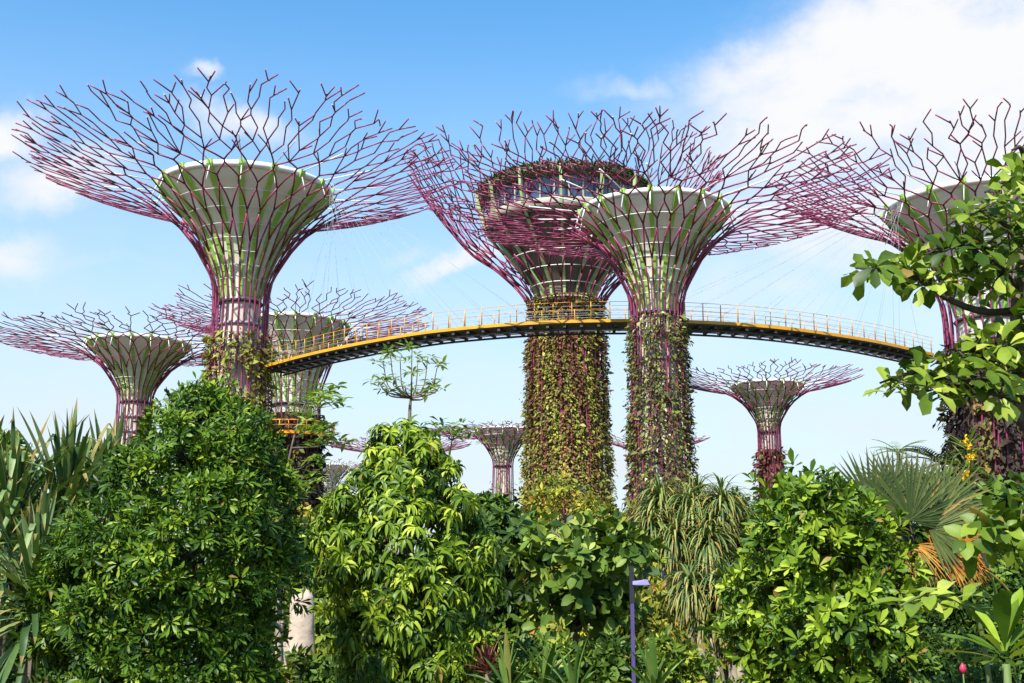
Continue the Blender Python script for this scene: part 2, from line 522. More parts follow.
def whorls(mb, P, A, k, L, W, elev=65, rnd=None, ns=3, g=0.3, shape='oval', fold=.25, jit=.2, lvar=.4, evar=15, mat=0, off=.03):
    """k leaves round each shoot tip P with shoot direction A"""
    n = len(P)
    A, t1, t2 = frame(A)
    if rnd is None:
        rnd = rng.random(n)
    az = (np.arange(k)[None] * 2 * np.pi / k + rng.random((n, 1)) * 6.28 + rng.normal(0, jit, (n, k)))
    e = np.radians(elev + rng.normal(0, evar, (n, k)))
    D = (A[:, None] * np.cos(e)[..., None] + (t1[:, None] * np.cos(az)[..., None] + t2[:, None] * np.sin(az)[..., None]) * np.sin(e)[..., None])
    Nn = A[:, None] + 0 * D + np.array([0, 0, .25])
    LL = L * (1 + rng.uniform(-lvar, lvar, (n, k)))
    PP = P[:, None] + D * off + A[:, None] * rng.uniform(-.5, .1, (n, k, 1)) * L * .5
    rr = (rnd[:, None] * .6 + rng.random((n, k)) * .4 - .5) * 1.45 + .5
    rr = np.where(rng.random((n, k)) < .008, 1.0, np.clip(rr, 0, 1) * .94)
    leaves(mb, PP.reshape(-1, 3), D.reshape(-1, 3), Nn.reshape(-1, 3), LL.ravel(), (LL * W / L).ravel(), rr.ravel(), ns, g, shape, fold, mat)


def tag(o, label=None, cat=None, group=None, kind=None):
    if label: o['label'] = label
    if cat: o['category'] = cat
    if group: o['group'] = group
    if kind: o['kind'] = kind
    return o


def empty(name, loc, label, cat, group=None):
    o = bpy.data.objects.new(name, None)
    COL.objects.link(o)
    o.location = tuple(float(x) for x in loc)
    return tag(o, label, cat, group)


def catmull(pts, n):
    pts = np.asarray(pts, float)
    P = np.concatenate([[2 * pts[0] - pts[1]], pts, [2 * pts[-1] - pts[-2]]])
    out = []
    m = len(pts) - 1
    for t in np.linspace(0, m - 1e-9, n):
        i = int(t)
        f = t - i
        a, b, c, d = P[i:i + 4]
        out.append(.5 * (2 * b + (c - a) * f + (2 * a - 5 * b + 4 * c - d) * f * f + (3 * b - 3 * c + d - a) * f ** 3))
    return np.array(out)


# ------------------------------------------------------------------ ground
mb = MB()
gx = np.concatenate([np.linspace(-2500, -150, 8), np.linspace(-120, 120, 41), np.linspace(150, 2500, 8)])
gy = np.concatenate([[-800, -300, -100], np.linspace(-40, 200, 49), [260, 400, 700, 1200, 2000, 3500]])
X, Yg = np.meshgrid(gx, gy)
Z = .12 * np.sin(X * .21 + 1) * np.sin(Yg * .17) + .08 * np.sin(X * .5) * np.cos(Yg * .43)
nxg = len(gx)
ii = (np.arange(len(gy) - 1)[:, None] * nxg + np.arange(nxg - 1)[None]).ravel()
mb.add(np.stack([X, Yg, Z - .2], -1).reshape(-1, 3), np.stack([ii, ii + 1, ii + nxg + 1, ii + nxg], -1))
tag(mb.build('ground', M['ground']), kind='structure')


# ------------------------------------------------------------------ supertrees
BOWL = np.array([[0, 0], [.19, .08], [.39, .21], [.6, .40], [.8, .71], [.945, .94], [1, 1]])        # height, radius fractions
CAGE = np.array([[0, 0], [.19, .05], [.39, .26], [.6, .54], [.8, 1.02], [.92, 1.5]])
CAGE_DRUM = np.array([[0, 0], [.12, .12], [.25, .40], [.40, .85], [.50, 1.25]])


def smooth_noise(th, z, seed, f=1.0):
    r = np.random.default_rng(seed)
    s = np.zeros_like(th)
    for i in range(7):
        k = r.integers(1, 9)
        kz = r.uniform(.2, 1.6) * f
        s += np.sin(k * th + kz * z + r.uniform(0, 6.28)) / 2.6
    return s


def supertree(label, u, Y, vneck, R, vtop, br, vbowl, nk, bs, nrib=24, vplant=None, vine='vine_brown', seed=0, pipe='pipe',
              head='bowl', rp=0.1, nleaf=2500, leafL=.4, fins=18, density=1.0, bare=0.0, slack=0.0, hoops=3, panel=False, group='steel garden supertrees'):
    r = np.random.default_rng(100 + seed)
    c = px(u, vneck, Y)
    m = mpp(vneck, Y)
    x0, zn = c[0], c[2]
    Rm = R * m * 1.04
    zt = px(u, vtop + .045 * R, Y - Rm)[2] - .2
    rb = br * m * .975
    zb = px(u, vbowl, Y - rb)[2]
    rn, rbs = nk * m, bs * m
    root = empty('supertree', (x0, Y, 0), label, 'supertree', group)

    def rad_low(z):
        return rn + (rbs - rn) * np.clip(1 - z / zn, 0, 1) ** 1.2

    # core
    mb = MB()
    rc, rcb = rn * .70, rbs * .88
    zz = np.linspace(-.3, zn + (zb - zn) * .12, 14)
    lathe(mb, [((rc + (rcb - rc) * np.clip(1 - z / zn, 0, 1) ** 1.2), z) for z in zz], 40)
    mb.build('trunk_core', M['concrete'], root)
    # hoops round the upper trunk
    for k in range(hoops):
        mb = MB()
        z = zn - (k * 1.9 + .1) * (zn / 26)
        ring(mb, rc + .12, z, .16, 40, 5)
        mb.build('trunk_ring', M['grey'] if k else M['deck_under'], root)
    # profile of the pipe cage as arc length table
    cg = CAGE if head == 'bowl' else CAGE_DRUM
    pts = [(zn + (zb - zn) * a, rn + (rb - rn) * b) for a, b in cg]
    (za, ra_) = pts[-1]
    for f in (.30, .65, 1.0):
        pts.append((za + (zt - za) * (f * .8 + .2 * f * f), ra_ + (Rm - ra_) * f))
    cp = catmull(np.array(pts), 200)
    pz, pr = cp[:, 0], cp[:, 1]
    sl = np.concatenate([[0], np.cumsum(np.hypot(np.diff(pz), np.diff(pr)))])
    S = sl[-1]

    def pt(s, th):
        if s < 0:
            z = zn + s
            return np.array([rad_low(z) * math.cos(th), rad_low(z) * math.sin(th), z])
        ra = np.interp(s, sl, pr)
        z = np.interp(s, sl, pz)
        if s > S:
            ra += (s - S) * .9
            z += (s - S) * .42
        return np.array([ra * math.cos(th), ra * math.sin(th), z])

    # the pipes lean together in pairs, run on as one, part again: an open mesh of long cells that frays towards the rim
    STG = [.33, .45, .55, .63]
    STG2 = [.715, .79, .86, .925, .985, 1.05]
    PRB2 = [.6, .45, .36, .28, .25, .2]
    dl = math.pi / nrib
    ev, ev2 = {}, {}
    for k, sg_ in enumerate(STG):
        for q in range(nrib):
            ev[k, q] = (S * (sg_ + r.uniform(-.025, .025)), r.uniform(-.15, .15) * dl, S * r.uniform(.0, .04), r.random() < (1, .95, .85, .7)[k])
    for k, sg_ in enumerate(STG2):
        for q in range(4 * nrib):
            ev2[k, q] = (S * (sg_ + r.uniform(-.022, .022)), r.uniform(-.12, .12) * dl, S * r.uniform(.0, .03), r.random() < PRB2[k])
    for i in range(nrib):
        mb = MB()
        th0c = 2 * math.pi * i / nrib
        th0 = th0c + r.uniform(-.2, .2) * dl
        # lower run on the trunk
        kk = 7
        zs = np.linspace(-zn, 0, kk)
        dth = np.cumsum(r.normal(0, .05, kk))
        dth = dth - dth[-1]
        low = [pt(s, th0 + t) for s, t in zip(zs, dth)]
        s1 = S * (.16 + .06 * (i % 2) + r.uniform(-.03, .03))
        up = [pt(s, th0) for s in np.linspace(0, s1, 6)[1:]]
        tube(mb, np.array(low + up), rp * 1.12, 6)
        for sg in (1, -1):
            home = th0c + sg * dl * .5
            s, th = s1, th0
            nodes = [(s, th)]
            for k in range(len(STG)):
                outer = k % 2 == 0
                ms, mj, run, merged = ev[k, (i + (1 if sg > 0 else 0)) % nrib if outer else i]
                cen = th0c + (sg * dl if outer else 0)
                t_ = cen + mj if merged else cen + mj + (home - cen) * r.uniform(.3, .8)
                ms = max(ms, s + .03 * S)
                nodes.append((ms, t_))
                s, th = ms, t_
                if merged and run > .012 * S and k < 3:
                    nodes.append((s + run, th))
                    s = s + run
            paths = [(nodes, 1.0)]
            # each arm parts into two finer twigs that go on in the same way
            subs = [-1, 1] if r.random() < .96 else [r.choice([-1, 1])]
            for sb_ in subs:
                J = 4 * i + (2 if sg > 0 else 0) + (1 if sb_ > 0 else 0)      # boundary J lies left of twig J
                hm = th0c + sg * dl * .5 + sb_ * dl * .25
                s, th = nodes[-1]
                end = S * r.uniform(.92, 1.035)
                nd = [(s, th)]
                for k in range(len(STG2)):
                    toward = sb_ if k % 2 == 0 else -sb_
                    b_ = (J + (1 if toward > 0 else 0)) % (4 * nrib)
                    ms, mj, run, merged = ev2[k, b_]
                    cen = hm + toward * dl * .25
                    t_ = cen + mj if merged else hm + toward * dl * r.uniform(-.03, .15) + mj * .6
                    ms = max(ms, s + .035 * S)
                    if ms > end:
                        f = (end - s) / max(ms - s, 1e-6)
                        nd.append((end, th + (t_ - th) * f))
                        break
                    nd.append((ms, t_))
                    s, th = ms, t_
                    if merged and run > .012 * S:
                        nd.append((s + run, th))
                        s = s + run
                    if s > .76 * S and r.random() < .07:
                        break
                paths.append((nd, .82))
            for nd, kr in paths:
                for (sa, ta), (sb, tb) in zip(nd[:-1], nd[1:]):
                    t = sa / S
                    tube(mb, np.array([pt(sa, ta), pt((sa + sb) / 2, (ta + tb) / 2), pt(sb, tb)]) if t < .6 else np.array([pt(sa, ta), pt(sb, tb)]), rp * kr * (1.1 - .2 * t), 5)
                    if t > .6 and r.random() < .17:
                        q = (1 if tb < ta else -1) * R_(r.uniform(15, 40))
                        l2 = S * r.uniform(.04, .09)
                        ra = np.interp(sa, sl, pr)
                        tube(mb, np.array([pt(sa, ta), pt(sa + l2 * math.cos(q), ta + l2 * math.sin(q) / ra)]), rp * .75, 5)
                if kr < 1 and r.random() < .72:
                    # frayed end: the twig parts once more
                    (se, te), (sp, tp) = nd[-1], nd[-2]
                    ra = np.interp(se, sl, pr)
                    a0 = math.atan2((te - tp) * ra, max(se - sp, .05))
                    back = r.uniform(0, .5)
                    se, te = se + (sp - se) * back, te + (tp - te) * back
                    for q in ((1, -1) if r.random() < .62 else (r.choice([-1, 1]),)):
                        a1 = a0 * .4 + q * R_(r.uniform(16, 38))
                        l2 = S * r.uniform(.04, .075)
                        tube(mb, np.array([pt(se, te), pt(se + l2 * math.cos(a1), te + l2 * math.sin(a1) / ra)]), rp * .76, 5)
                if kr < 1:
                    e = pt(*nd[-1])
                    b = pt(nd[-1][0] - .12, nd[-1][1])
                    tube(mb, np.array([b, e + (e - b) * .25]), rp * .85, 5, mat=1)
        mb.build('steel_branch', [M[pipe], M['pipe_cap']], root)
    # head
    z0 = zn + (zb - zn) * .03
    if head == 'bowl':
        bp = catmull(BOWL, 28)
        ro = rc + (rb - rc) * bp[:, 1]
        zo = z0 + (zb - z0) * bp[:, 0]
        k = int(28 * .74)
        ro2 = ro.copy()
        ro2[k:] += .10 * rb / 7
        prof = list(zip(ro2, zo))
        prof += [(ro2[-1] - .22, zb + .1), (ro2[-1] - .5, zb - .1)] + [(a - .45, b + .25) for a, b in zip(ro[::-1][2:-4], zo[::-1][2:-4])] + [(.02, zo[4])]
        mb = MB()
        lathe(mb, prof, 72)
        bowl = mb.build('funnel_bowl', M['bowl'], root)
        mb = MB()
        ring(mb, rb + .02, zb, .30 * rb / 7, 72, 8)
        mb.build('bowl_rim', M['white'], bowl)
        for hf in (.14, .25, .36, .47, .58, .70, .82):
            mb = MB()
            ring(mb, np.interp(hf, bp[:, 0], ro) + .42 * rb / 7, z0 + (zb - z0) * hf, .03, 64, 4)
            mb.build('bowl_hoop', M['white'], bowl)
        # green fin facing +x, copied round
        sel = list(range(0, 28, 2)) + [27]
        w = .15 * rb / 7
        Vv = []
        for q in sel:
            dpt = (.10 + .30 * (q / 27)) * rb / 7
            for (dr, dy) in ((-.1, -w), (dpt, -w), (dpt, w), (-.1, w)):
                Vv.append((ro2[q] + dr, dy * (1 + .5 * (q / 27)), zo[q] + (.25 if q == 27 else 0)))
        n = len(sel)
        qd = [[4 * a + b, 4 * a + (b + 1) % 4, 4 * a + 4 + (b + 1) % 4, 4 * a + 4 + b] for a in range(n - 1) for b in range(4)]
        qd += [[3, 2, 1, 0], [4 * n - 4, 4 * n - 3, 4 * n - 2, 4 * n - 1]]
        mb = MB()
        mb.add(Vv, qd, 0, .5, 0, False)
        f0 = mb.build('green_fin', M['fin'], bowl)
        mb = MB()
        rr = np.interp(zb, pz, pr)
        tube(mb, np.array([(rb, 0, zb + .1), (min(rr + .4, rb * 1.75), 0, zb + .5)]), .05, 5)
        tube(mb, np.array([(rb + .15, 0, zb + .2), (rb + .75 * rb / 7, 0, zb - 1.6 * rb / 7)]), .05, 5)
        s0 = mb.build('stay_rod', M['white'], bowl)
        for i in range(1, fins):
            for o0 in (f0, s0):
                o = o0.copy()
                COL.objects.link(o)
                o.parent = bowl
                o.rotation_euler = (0, 0, 2 * math.pi * i / fins)
    else:
        # inhabited head: stepped soffit, ledge, window band, planted roof edge
        H = zb - zn
        mb = MB()
        lathe(mb, [(rc, zn), (rc * 1.12, zn + .18 * H), (rb * .58, zn + .40 * H), (rb * .60, zn + .42 * H), (rb * .76, zn + .52 * H), (rb * .78, zn + .545 * H),
                   (rb * .90, zn + .63 * H), (.5, zn + .63 * H)], 64, smooth=False)
        mb.build('stepped_soffit', M['drum'], root)
        mb = MB()
        lathe(mb, [(rb * .80, zn + .635 * H), (rb * .965, zn + .64 * H), (rb * 1.0, zn + .70 * H), (rb * .97, zn + .715 * H), (.5, zn + .715 * H)], 72)
        mb.build('balcony_ledge', M['ledge'], root)
        mb = MB()
        lathe(mb, [(rb * .91, zn + .716 * H), (rb * .93, zn + .875 * H)], 72)
        win = mb.build('window_band', M['glass'], root)
        mb = MB()
        box(mb, (rb * .93, 0, zn + .795 * H), (.22, .16, .16 * H))
        m0 = mb.build('mullion', M['ledge'], win)
        for i in range(1, 36):
            o = m0.copy()
            COL.objects.link(o)
            o.parent = win
            o.rotation_euler = (0, 0, 2 * math.pi * i / 36)
        mb = MB()
        lathe(mb, [(rb * .90, zn + .875 * H), (rb * 1.01, zn + .885 * H), (rb * 1.02, zn + .93 * H), (rb * .9, zn + .99 * H), (.5, zn + 1.0 * H)], 72)
        mb.build('roof', M['drum'], root)
        mb = MB()
        n = 3200
        th = r.uniform(0, 6.28, n)
        q = r.uniform(0, 1, n)
        ra = np.where(q < .5, rb * (1.02 + .02 * r.random(n)), rb * (1.02 - .35 * (q - .5)))
        z = zn + H * np.where(q < .5, .885 + .11 * q, .935 + .13 * (q - .5))
        P = np.stack([ra * np.cos(th), ra * np.sin(th), z], -1)
        D = np.stack([np.cos(th), np.sin(th), r.normal(.1, .7, n)], -1) + r.normal(0, .5, (n, 3))
        leaves(mb, P, D, np.array([0, 0, 1.0]) + r.normal(0, .4, (n, 3)), r.uniform(.3, .65, n), .2, r.random(n), 2, .4, 'oval')
        mb.build('roof_planting', M['under_d'], root)
        w = .13
        mb = MB()
        zf = np.array([zn + .02 * H, zn + .18 * H, zn + .40 * H, zn + .54 * H, zn + .65 * H, zn + .80 * H, zn + .93 * H])
        rf = np.array([rc * 1.02, rc * 1.15, rb * .6, rb * .79, rb * .95, rb * 1.03, rb * 1.05])
        Vv = []
        for a, b in zip(rf, zf):
            for (dr, dy) in ((0, -w), (.35, -w), (.35, w), (0, w)):
                Vv.append((a + dr, dy, b))
        n = len(zf)
        qd = [[4 * a + b, 4 * a + (b + 1) % 4, 4 * a + 4 + (b + 1) % 4, 4 * a + 4 + b] for a in range(n - 1) for b in range(4)]
        qd += [[3, 2, 1, 0], [4 * n - 4, 4 * n - 3, 4 * n - 2, 4 * n - 1]]
        mb.add(Vv, qd, 0, .5, 0, False)
        f0 = mb.build('green_fin', M['fin_pale'], root)
        for i in range(1, fins):
            o = f0.copy()
            COL.objects.link(o)
            o.parent = root
            o.rotation_euler = (0, 0, 2 * math.pi * (i + .3) / fins)
        for hf in (.1, .2, .3, .4):
            mb = MB()
            ring(mb, np.interp(zn + hf * H, zf, rf) + .55, zn + hf * H, .05, 64, 4)
            mb.build('soffit_hoop', M['white'], root)
    # climbing plants on the trunk
    if nleaf:
        zp = px(u, vplant, Y)[2]
        if panel:
            mb = MB()
            zz = np.linspace(-.3, zp, 40)
            lathe(mb, [(rad_low(z) * .90 - .02, z) for z in zz], 48)
            mb.build('planting_panel', M['panel'], root)
        n = int(nleaf)
        th = r.uniform(0, 2 * np.pi, n * 3)
        z = zp * (1 - r.random(n * 3) ** 1.0)
        cover = smooth_noise(th, z, seed + 5) * .9 + (zp - z) / zp * 1.2 + .55 - bare + r.normal(0, .35, n * 3)
        keep = np.where(cover > .2)[0][:n]
        th, z = th[keep], z[keep]
        n = len(th)
        ra = rad_low(z) * r.uniform(.92, 1.07, n) + r.exponential(.12, n) * (leafL / .4) + .08 * np.sin(th * 23)
        ra = ra * (1 + .05 * smooth_noise(th * 2, z * .8, seed + 21))
        P = np.stack([ra * np.cos(th), ra * np.sin(th), z], -1)
        out = np.stack([np.cos(th), np.sin(th), np.zeros(n)], -1)
        D = out * r.uniform(.2, 1, (n, 1)) + np.stack([-np.sin(th), np.cos(th), np.zeros(n)], -1) * r.normal(0, .6, (n, 1)) + np.array([0, 0, 1]) * r.normal(-.35, .55, (n, 1))
        Nn = out + np.array([0, 0, .6]) + r.normal(0, .35, (n, 3))
        rnd = .5 + .24 * smooth_noise(np.round(th * 6) * .9, z * .12, seed + 9) + .22 * smooth_noise(th * 3, z * .5, seed + 13) + r.normal(0, .2, n)
        mb = MB()
        L = leafL * np.clip(r.lognormal(-.05, .4, n), .4, 2.6)
        leaves(mb, P, D, Nn, L, L * .55, rnd, 2, .8, 'oval')
        mb.build('climbing_plants', M[vine], root)
    return dict(root=root, x=x0, y=Y, zn=zn, zt=zt, R=Rm, rbs=rbs)


T1 = supertree('tall supertree at left with white funnel bowl and the widest branching canopy', 241, 101, 303, 207, 70, 86, 163, 27, 29,
               31, vplant=335, vine='vine_brown', seed=1, rp=.076, nleaf=9000, leafL=.42, bare=-.25, density=1.2)
T2 = supertree('low supertree at the far left edge, clear of the other canopies', 135, 126, 402, 135, 303, 51, 335, 17, 19,
               28, vplant=425, vine='vine_red', seed=2, rp=.062, nleaf=1500, leafL=.4, bare=.6)
T3 = supertree('supertree behind the left end of the yellow skyway, its dark trunk wearing an orange ring', 293, 130, 405, 128, 279, 53, 314, 27, 31,
               28, vplant=415, vine='vine_dark', seed=3, rp=.062, nleaf=7000, leafL=.5, bare=-.2, panel=True)
T4 = supertree('tallest supertree with a round glazed restaurant head and a thick ivy covered trunk', 566, 116, 316, 152, 108, 87, 156, 35, 45,
               33, vplant=300, vine='vine_brown', seed=4, head='drum', rp=.077, nleaf=40000, leafL=.29, bare=-.7, fins=14, hoops=0, panel=True, density=1.2)
T5 = supertree('supertree right of the centre whose trunk stands in front of the yellow skyway', 657, 75, 315, 212, 106, 75, 190, 26, 31,
               32, vplant=318, vine='vine_green', seed=5, rp=.056, nleaf=20000, leafL=.22, bare=-.1, fins=18, density=1.2)
T6 = supertree('supertree at right edge half hidden by the overhanging leafy boughs', 988, 97, 320, 186, 92, 92, 178, 42, 44,
               30, vplant=345, vine='vine_dark', seed=6, rp=.076, nleaf=9000, leafL=.5, bare=-.5, pipe='pipe', panel=True)
T7 = supertree('small supertree standing alone under the right half of the skyway', 769, 125, 432, 87, 357, 36, 380, 11, 14,
               24, vplant=450, vine='vine_red', seed=7, rp=.052, nleaf=3000, leafL=.4, bare=-.5, panel=True, fins=14, hoops=1)
T8 = supertree('small distant supertree left of the thick ivy covered trunk', 503, 150, 466, 71, 418, 28, 427, 10, 13,
               22, vplant=480, vine='vine_green', seed=8, rp=.052, nleaf=500, leafL=.4, bare=.2, fins=12, hoops=1)
T9 = supertree('small distant supertree mostly hidden behind the ivy trunk right of the centre', 655, 175, 478, 50, 430, 27, 440, 10, 13,
               20, vplant=490, vine='vine_green', seed=9, rp=.052, nleaf=300, leafL=.4, bare=.2, fins=12, hoops=1)
T10 = supertree('distant supertree whose pink canopy tips show on both sides of the conical tree', 397, 168, 482, 69, 432, 27, 446, 10, 13,
                22, vplant=500, vine='vine_green', seed=10, rp=.052, nleaf=300, leafL=.4, bare=.2, fins=12, hoops=1)
T11 = supertree('tiny brownish supertree seen between the dark ringed trunk and the conical tree', 325, 200, 500, 34, 457, 22, 464, 9, 10,
                18, vplant=520, vine='vine_brown', seed=11, rp=.052, nleaf=300, leafL=.4, bare=.2, fins=10, pipe='pipe_brown', hoops=1)

# orange maintenance ring round the trunk of the supertree behind the skyway's left end
mb = MB()
c3 = px(293, 438, 130)
lo = (0, 0, 0)
rr = T3['rbs'] + .35
lathe(mb, [(rr - .3, c3[2]), (rr + .9, c3[2]), (rr + .9, c3[2] + .35), (rr - .3, c3[2] + .35), (rr - .3, c3[2])], 40, smooth=False)
ring(mb, rr + .85, c3[2] + 1.5, .07, 40, 5)
ring(mb, rr + .85, c3[2] + .95, .05, 40, 5)
for i in range(30):
    a = 2 * math.pi * i / 30
    tube(mb, np.array([((rr + .85) * math.cos(a), (rr + .85) * math.sin(a), c3[2] + .3), ((rr + .85) * math.cos(a), (rr + .85) * math.sin(a), c3[2] + 1.5)]), .05, 4)
mb.build('ring_platform', M['orange'], T3['root'])

# ------------------------------------------------------------------ skyway
ZS = 22.0
sk = []
for (u, v) in [(262, 366), (300, 355.5), (344, 345.5), (392, 336.5), (440, 329.5), (520, 322.5), (600, 319.5), (690, 320.5), (780, 326.5), (868, 339), (934, 353.5)]:
    d = ray(u, v)
    t = (ZS - CZ) / d[2]
    sk.append((d[0] * t, d[1] * t, ZS))
curve = catmull(np.array(sk), 240)
cl = np.concatenate([[0], np.cumsum(np.linalg.norm(np.diff(curve, axis=0), axis=1))])
SL = cl[-1]


def along(s):
    p = np.array([np.interp(s, cl, curve[:, i]) for i in range(3)])
    q = np.array([np.interp(s + .3, cl, curve[:, i]) for i in range(3)]) - np.array([np.interp(s - .3, cl, curve[:, i]) for i in range(3)])
    t = q / np.linalg.norm(q)
    n = np.array([-t[1], t[0], 0.0])       # points away from the camera
    return p, t, n / np.linalg.norm(n)


sky_root = empty('skyway', sk[5], 'curved yellow aerial walkway with railings strung between two tall supertrees', 'footbridge')
so = np.array(sk[5])


def sweep(sec, name, m, ns=110, parent=None):
    sec = np.asarray(sec, float)
    k = len(sec)
    V = []
    for s in np.linspace(0, SL, ns):
        p, t, n = along(s)
        for (a, b) in sec:
            V.append(p + n * a + np.array([0, 0, b]))
    q = [[i * k + j, i * k + (j + 1) % k, (i + 1) * k + (j + 1) % k, (i + 1) * k + j] for i in range(ns - 1) for j in range(k)]
    mb = MB()
    mb.add(V, q, 0, .5, 0, False)
    mb.Fs.append((np.array([list(range(k))]), np.array([0]), np.array([.5]), np.array([0.]), np.array([False])))
    mb.Fs.append((np.array([list(range((ns - 1) * k, ns * k))[::-1]]), np.array([0]), np.array([.5]), np.array([0.]), np.array([False])))
    return mb.build(name, m, parent or sky_root, so)


W2 = 2.5
sweep([(0, -.20), (.10, -.20), (.10, .04), (0, .04)], 'edge_beam', M['yellow'])
sweep([(W2 - .1, -.36), (W2, -.36), (W2, .02), (W2 - .1, .02)], 'edge_beam', M['deck_under'])
sweep([(.104, -.30), (W2 * .72, -.30), (W2 * .72, -.16), (.104, -.16)], 'deck', M['deck_under'])
mb = MB()
for s in np.arange(.4, SL, 1.25):
    p, t, n = along(s)
    box(mb, p + n * W2 / 2 + np.array([0, 0, -.42]), (.22, W2 - .22, .16), math.atan2(t[1], t[0]))
for off in (.45, W2 - .35):
    pts = np.array([along(s)[0] + along(s)[2] * off + np.array([0, 0, -.60]) for s in np.linspace(0, SL, 90)])
    tube(mb, pts, .085, 6)
mb.build('under_frame', M['deck_under'], sky_root, so)
post = None
pj = 0
for side, off in ((0, .05), (1, W2 - .05)):
    for s in np.linspace(.3, SL - .3, 50):
        p, t, n = along(s)
        if post is None:
            mb = MB()
            tube(mb, np.array([(0, 0, 0), (0, 0, .9), (0, -.02, 1.34)]), (.045, .04, .03), 5)
            post = mb.build('railing_post', M['yellow'], sky_root)
            o = post
        else:
            o = post.copy()
            COL.objects.link(o)
            o.parent = sky_root
        o.location = tuple(p + n * off + np.array([0, 0, .02]) - so)
        o.rotation_euler = (0, 0, math.atan2(t[1], t[0]))
for off in (.05, W2 - .05):
    for h, rd in ((1.34, .018), (1.05, .012), (.7, .014), (.35, .014)):
        mb = MB()
        tube(mb, np.array([along(s)[0] + along(s)[2] * off + np.array([0, 0, h]) for s in np.linspace(0, SL, 90)]), rd, 5)
        mb.build('handrail' if h > 1.3 else 'railing_wire', M['yellow'] if h > 1.3 else M['cable'], sky_root, so)
for T, rngs in ((T1, (.05, .45)), (T6, (.55, .97))):
    for i, f in enumerate(np.linspace(*rngs, 10)):
        p, t, n = along(SL * f)
        for off in (.05, W2 - .05):
            q = np.array([T['x'], T['y'], T['zt'] - 4.0])
            dirn = (p - q) * np.array([1, 1, 0])
            dirn /= np.linalg.norm(dirn)
            top = q + dirn * T['R'] * .62
            mb = MB()
            tube(mb, np.array([p + n * off, top]), .008, 4)
            mb.build('cable', M['cable'], sky_root, so)


# ------------------------------------------------------------------ person on the skyway
def person(loc, facing, label, shirt, trousers):
    import bmesh
    J = {'pel': (0, 0, .92), 'sp': (0, 0.01, 1.15), 'ch': (0, 0, 1.36), 'nk': (0, 0, 1.50), 'hd': (0, -.02, 1.60), 'tp': (0, -.015, 1.72),
         'lh': (.10, 0, .88), 'lk': (.11, -.06, .48), 'la': (.11, .02, .09), 'lf': (.12, -.15, .03),
         'rh': (-.10, 0, .88), 'rk': (-.11, -.02, .48), 'ra': (-.12, .08, .10), 'rf': (-.13, -.08, .03),
         'ls': (.19, 0, 1.40), 'le': (.25, .02, 1.14), 'lw': (.22, -.16, .98), 'lt': (.20, -.24, .95),
         'rs': (-.19, 0, 1.40), 're': (-.25, .03, 1.14), 'rw': (-.22, -.14, .97), 'rt': (-.20, -.22, .94)}
    rad = {'pel': .15, 'sp': .13, 'ch': .15, 'nk': .055, 'hd': .085, 'tp': .07, 'lh': .09, 'lk': .06, 'la': .042, 'lf': .035, 'rh': .09, 'rk': .06, 'ra': .042,
           'rf': .035, 'ls': .06, 'le': .042, 'lw': .032, 'lt': .03, 'rs': .06, 're': .042, 'rw': .032, 'rt': .03}
    E = [('pel', 'sp'), ('sp', 'ch'), ('ch', 'nk'), ('nk', 'hd'), ('hd', 'tp'), ('pel', 'lh'), ('lh', 'lk'), ('lk', 'la'), ('la', 'lf'), ('pel', 'rh'),
         ('rh', 'rk'), ('rk', 'ra'), ('ra', 'rf'), ('ch', 'ls'), ('ls', 'le'), ('le', 'lw'), ('lw', 'lt'), ('ch', 'rs'), ('rs', 're'), ('re', 'rw'), ('rw', 'rt')]
    names = list(J)
    me = bpy.data.meshes.new('person')
    me.from_pydata([J[k] for k in names], [(names.index(a), names.index(b)) for a, b in E], [])
    ob = bpy.data.objects.new('person', me)
    COL.objects.link(ob)
    sm = ob.modifiers.new('skin', 'SKIN')
    for i, k in enumerate(names):
        me.skin_vertices[0].data[i].radius = (rad[k], rad[k] * (.75 if k in ('pel', 'sp', 'ch') else 1))
    me.skin_vertices[0].data[0].use_root = True
    ob.modifiers.new('sub', 'SUBSURF').levels = 1
    dg = bpy.context.evaluated_depsgraph_get()
    m2 = bpy.data.meshes.new_from_object(ob.evaluated_get(dg))
    ob.modifiers.clear()
    ob.data = m2
    m2.materials.clear()
    for c in (shirt, trousers, mat('skin', (.5, .32, .22), None, 3, .6), mat('dark_hair', (.03, .02, .015), None, 3, .6)):
        m2.materials.append(c)
    for p in m2.polygons:
        p.use_smooth = True
        z = p.center[2]
        x = abs(p.center[0])
        if z > 1.63 or (z > 1.55 and p.center[1] > .02): k = 3
        elif z > 1.49: k = 2
        elif z > .94 and x < .235: k = 0
        elif z > .94 and z > 1.2: k = 0
        elif x > .19 and z > .85: k = 2
        else: k = 1
        p.material_index = k
    ob.location = loc
    ob.rotation_euler = (0, 0, facing)
    return tag(ob, label, 'person')


dd = [np.linalg.norm(along(s)[0] - px(350, 343, along(s)[0][1])) for s in np.linspace(0, SL, 200)]
p, t, n = along(np.linspace(0, SL, 200)[int(np.argmin(dd))])
person(tuple(p + n * 1.0 + np.array([0, 0, -.14])), R_(20), 'person in grey top and dark trousers standing on the yellow walkway',
       mat('grey_shirt', (.42, .40, .42), None, 3, .8), mat('dark_trousers', (.04, .045, .05), None, 3, .8))

# ------------------------------------------------------------------ vegetation helpers
def sub(V, o):
    return np.asarray(V, float) - np.asarray(o, float)


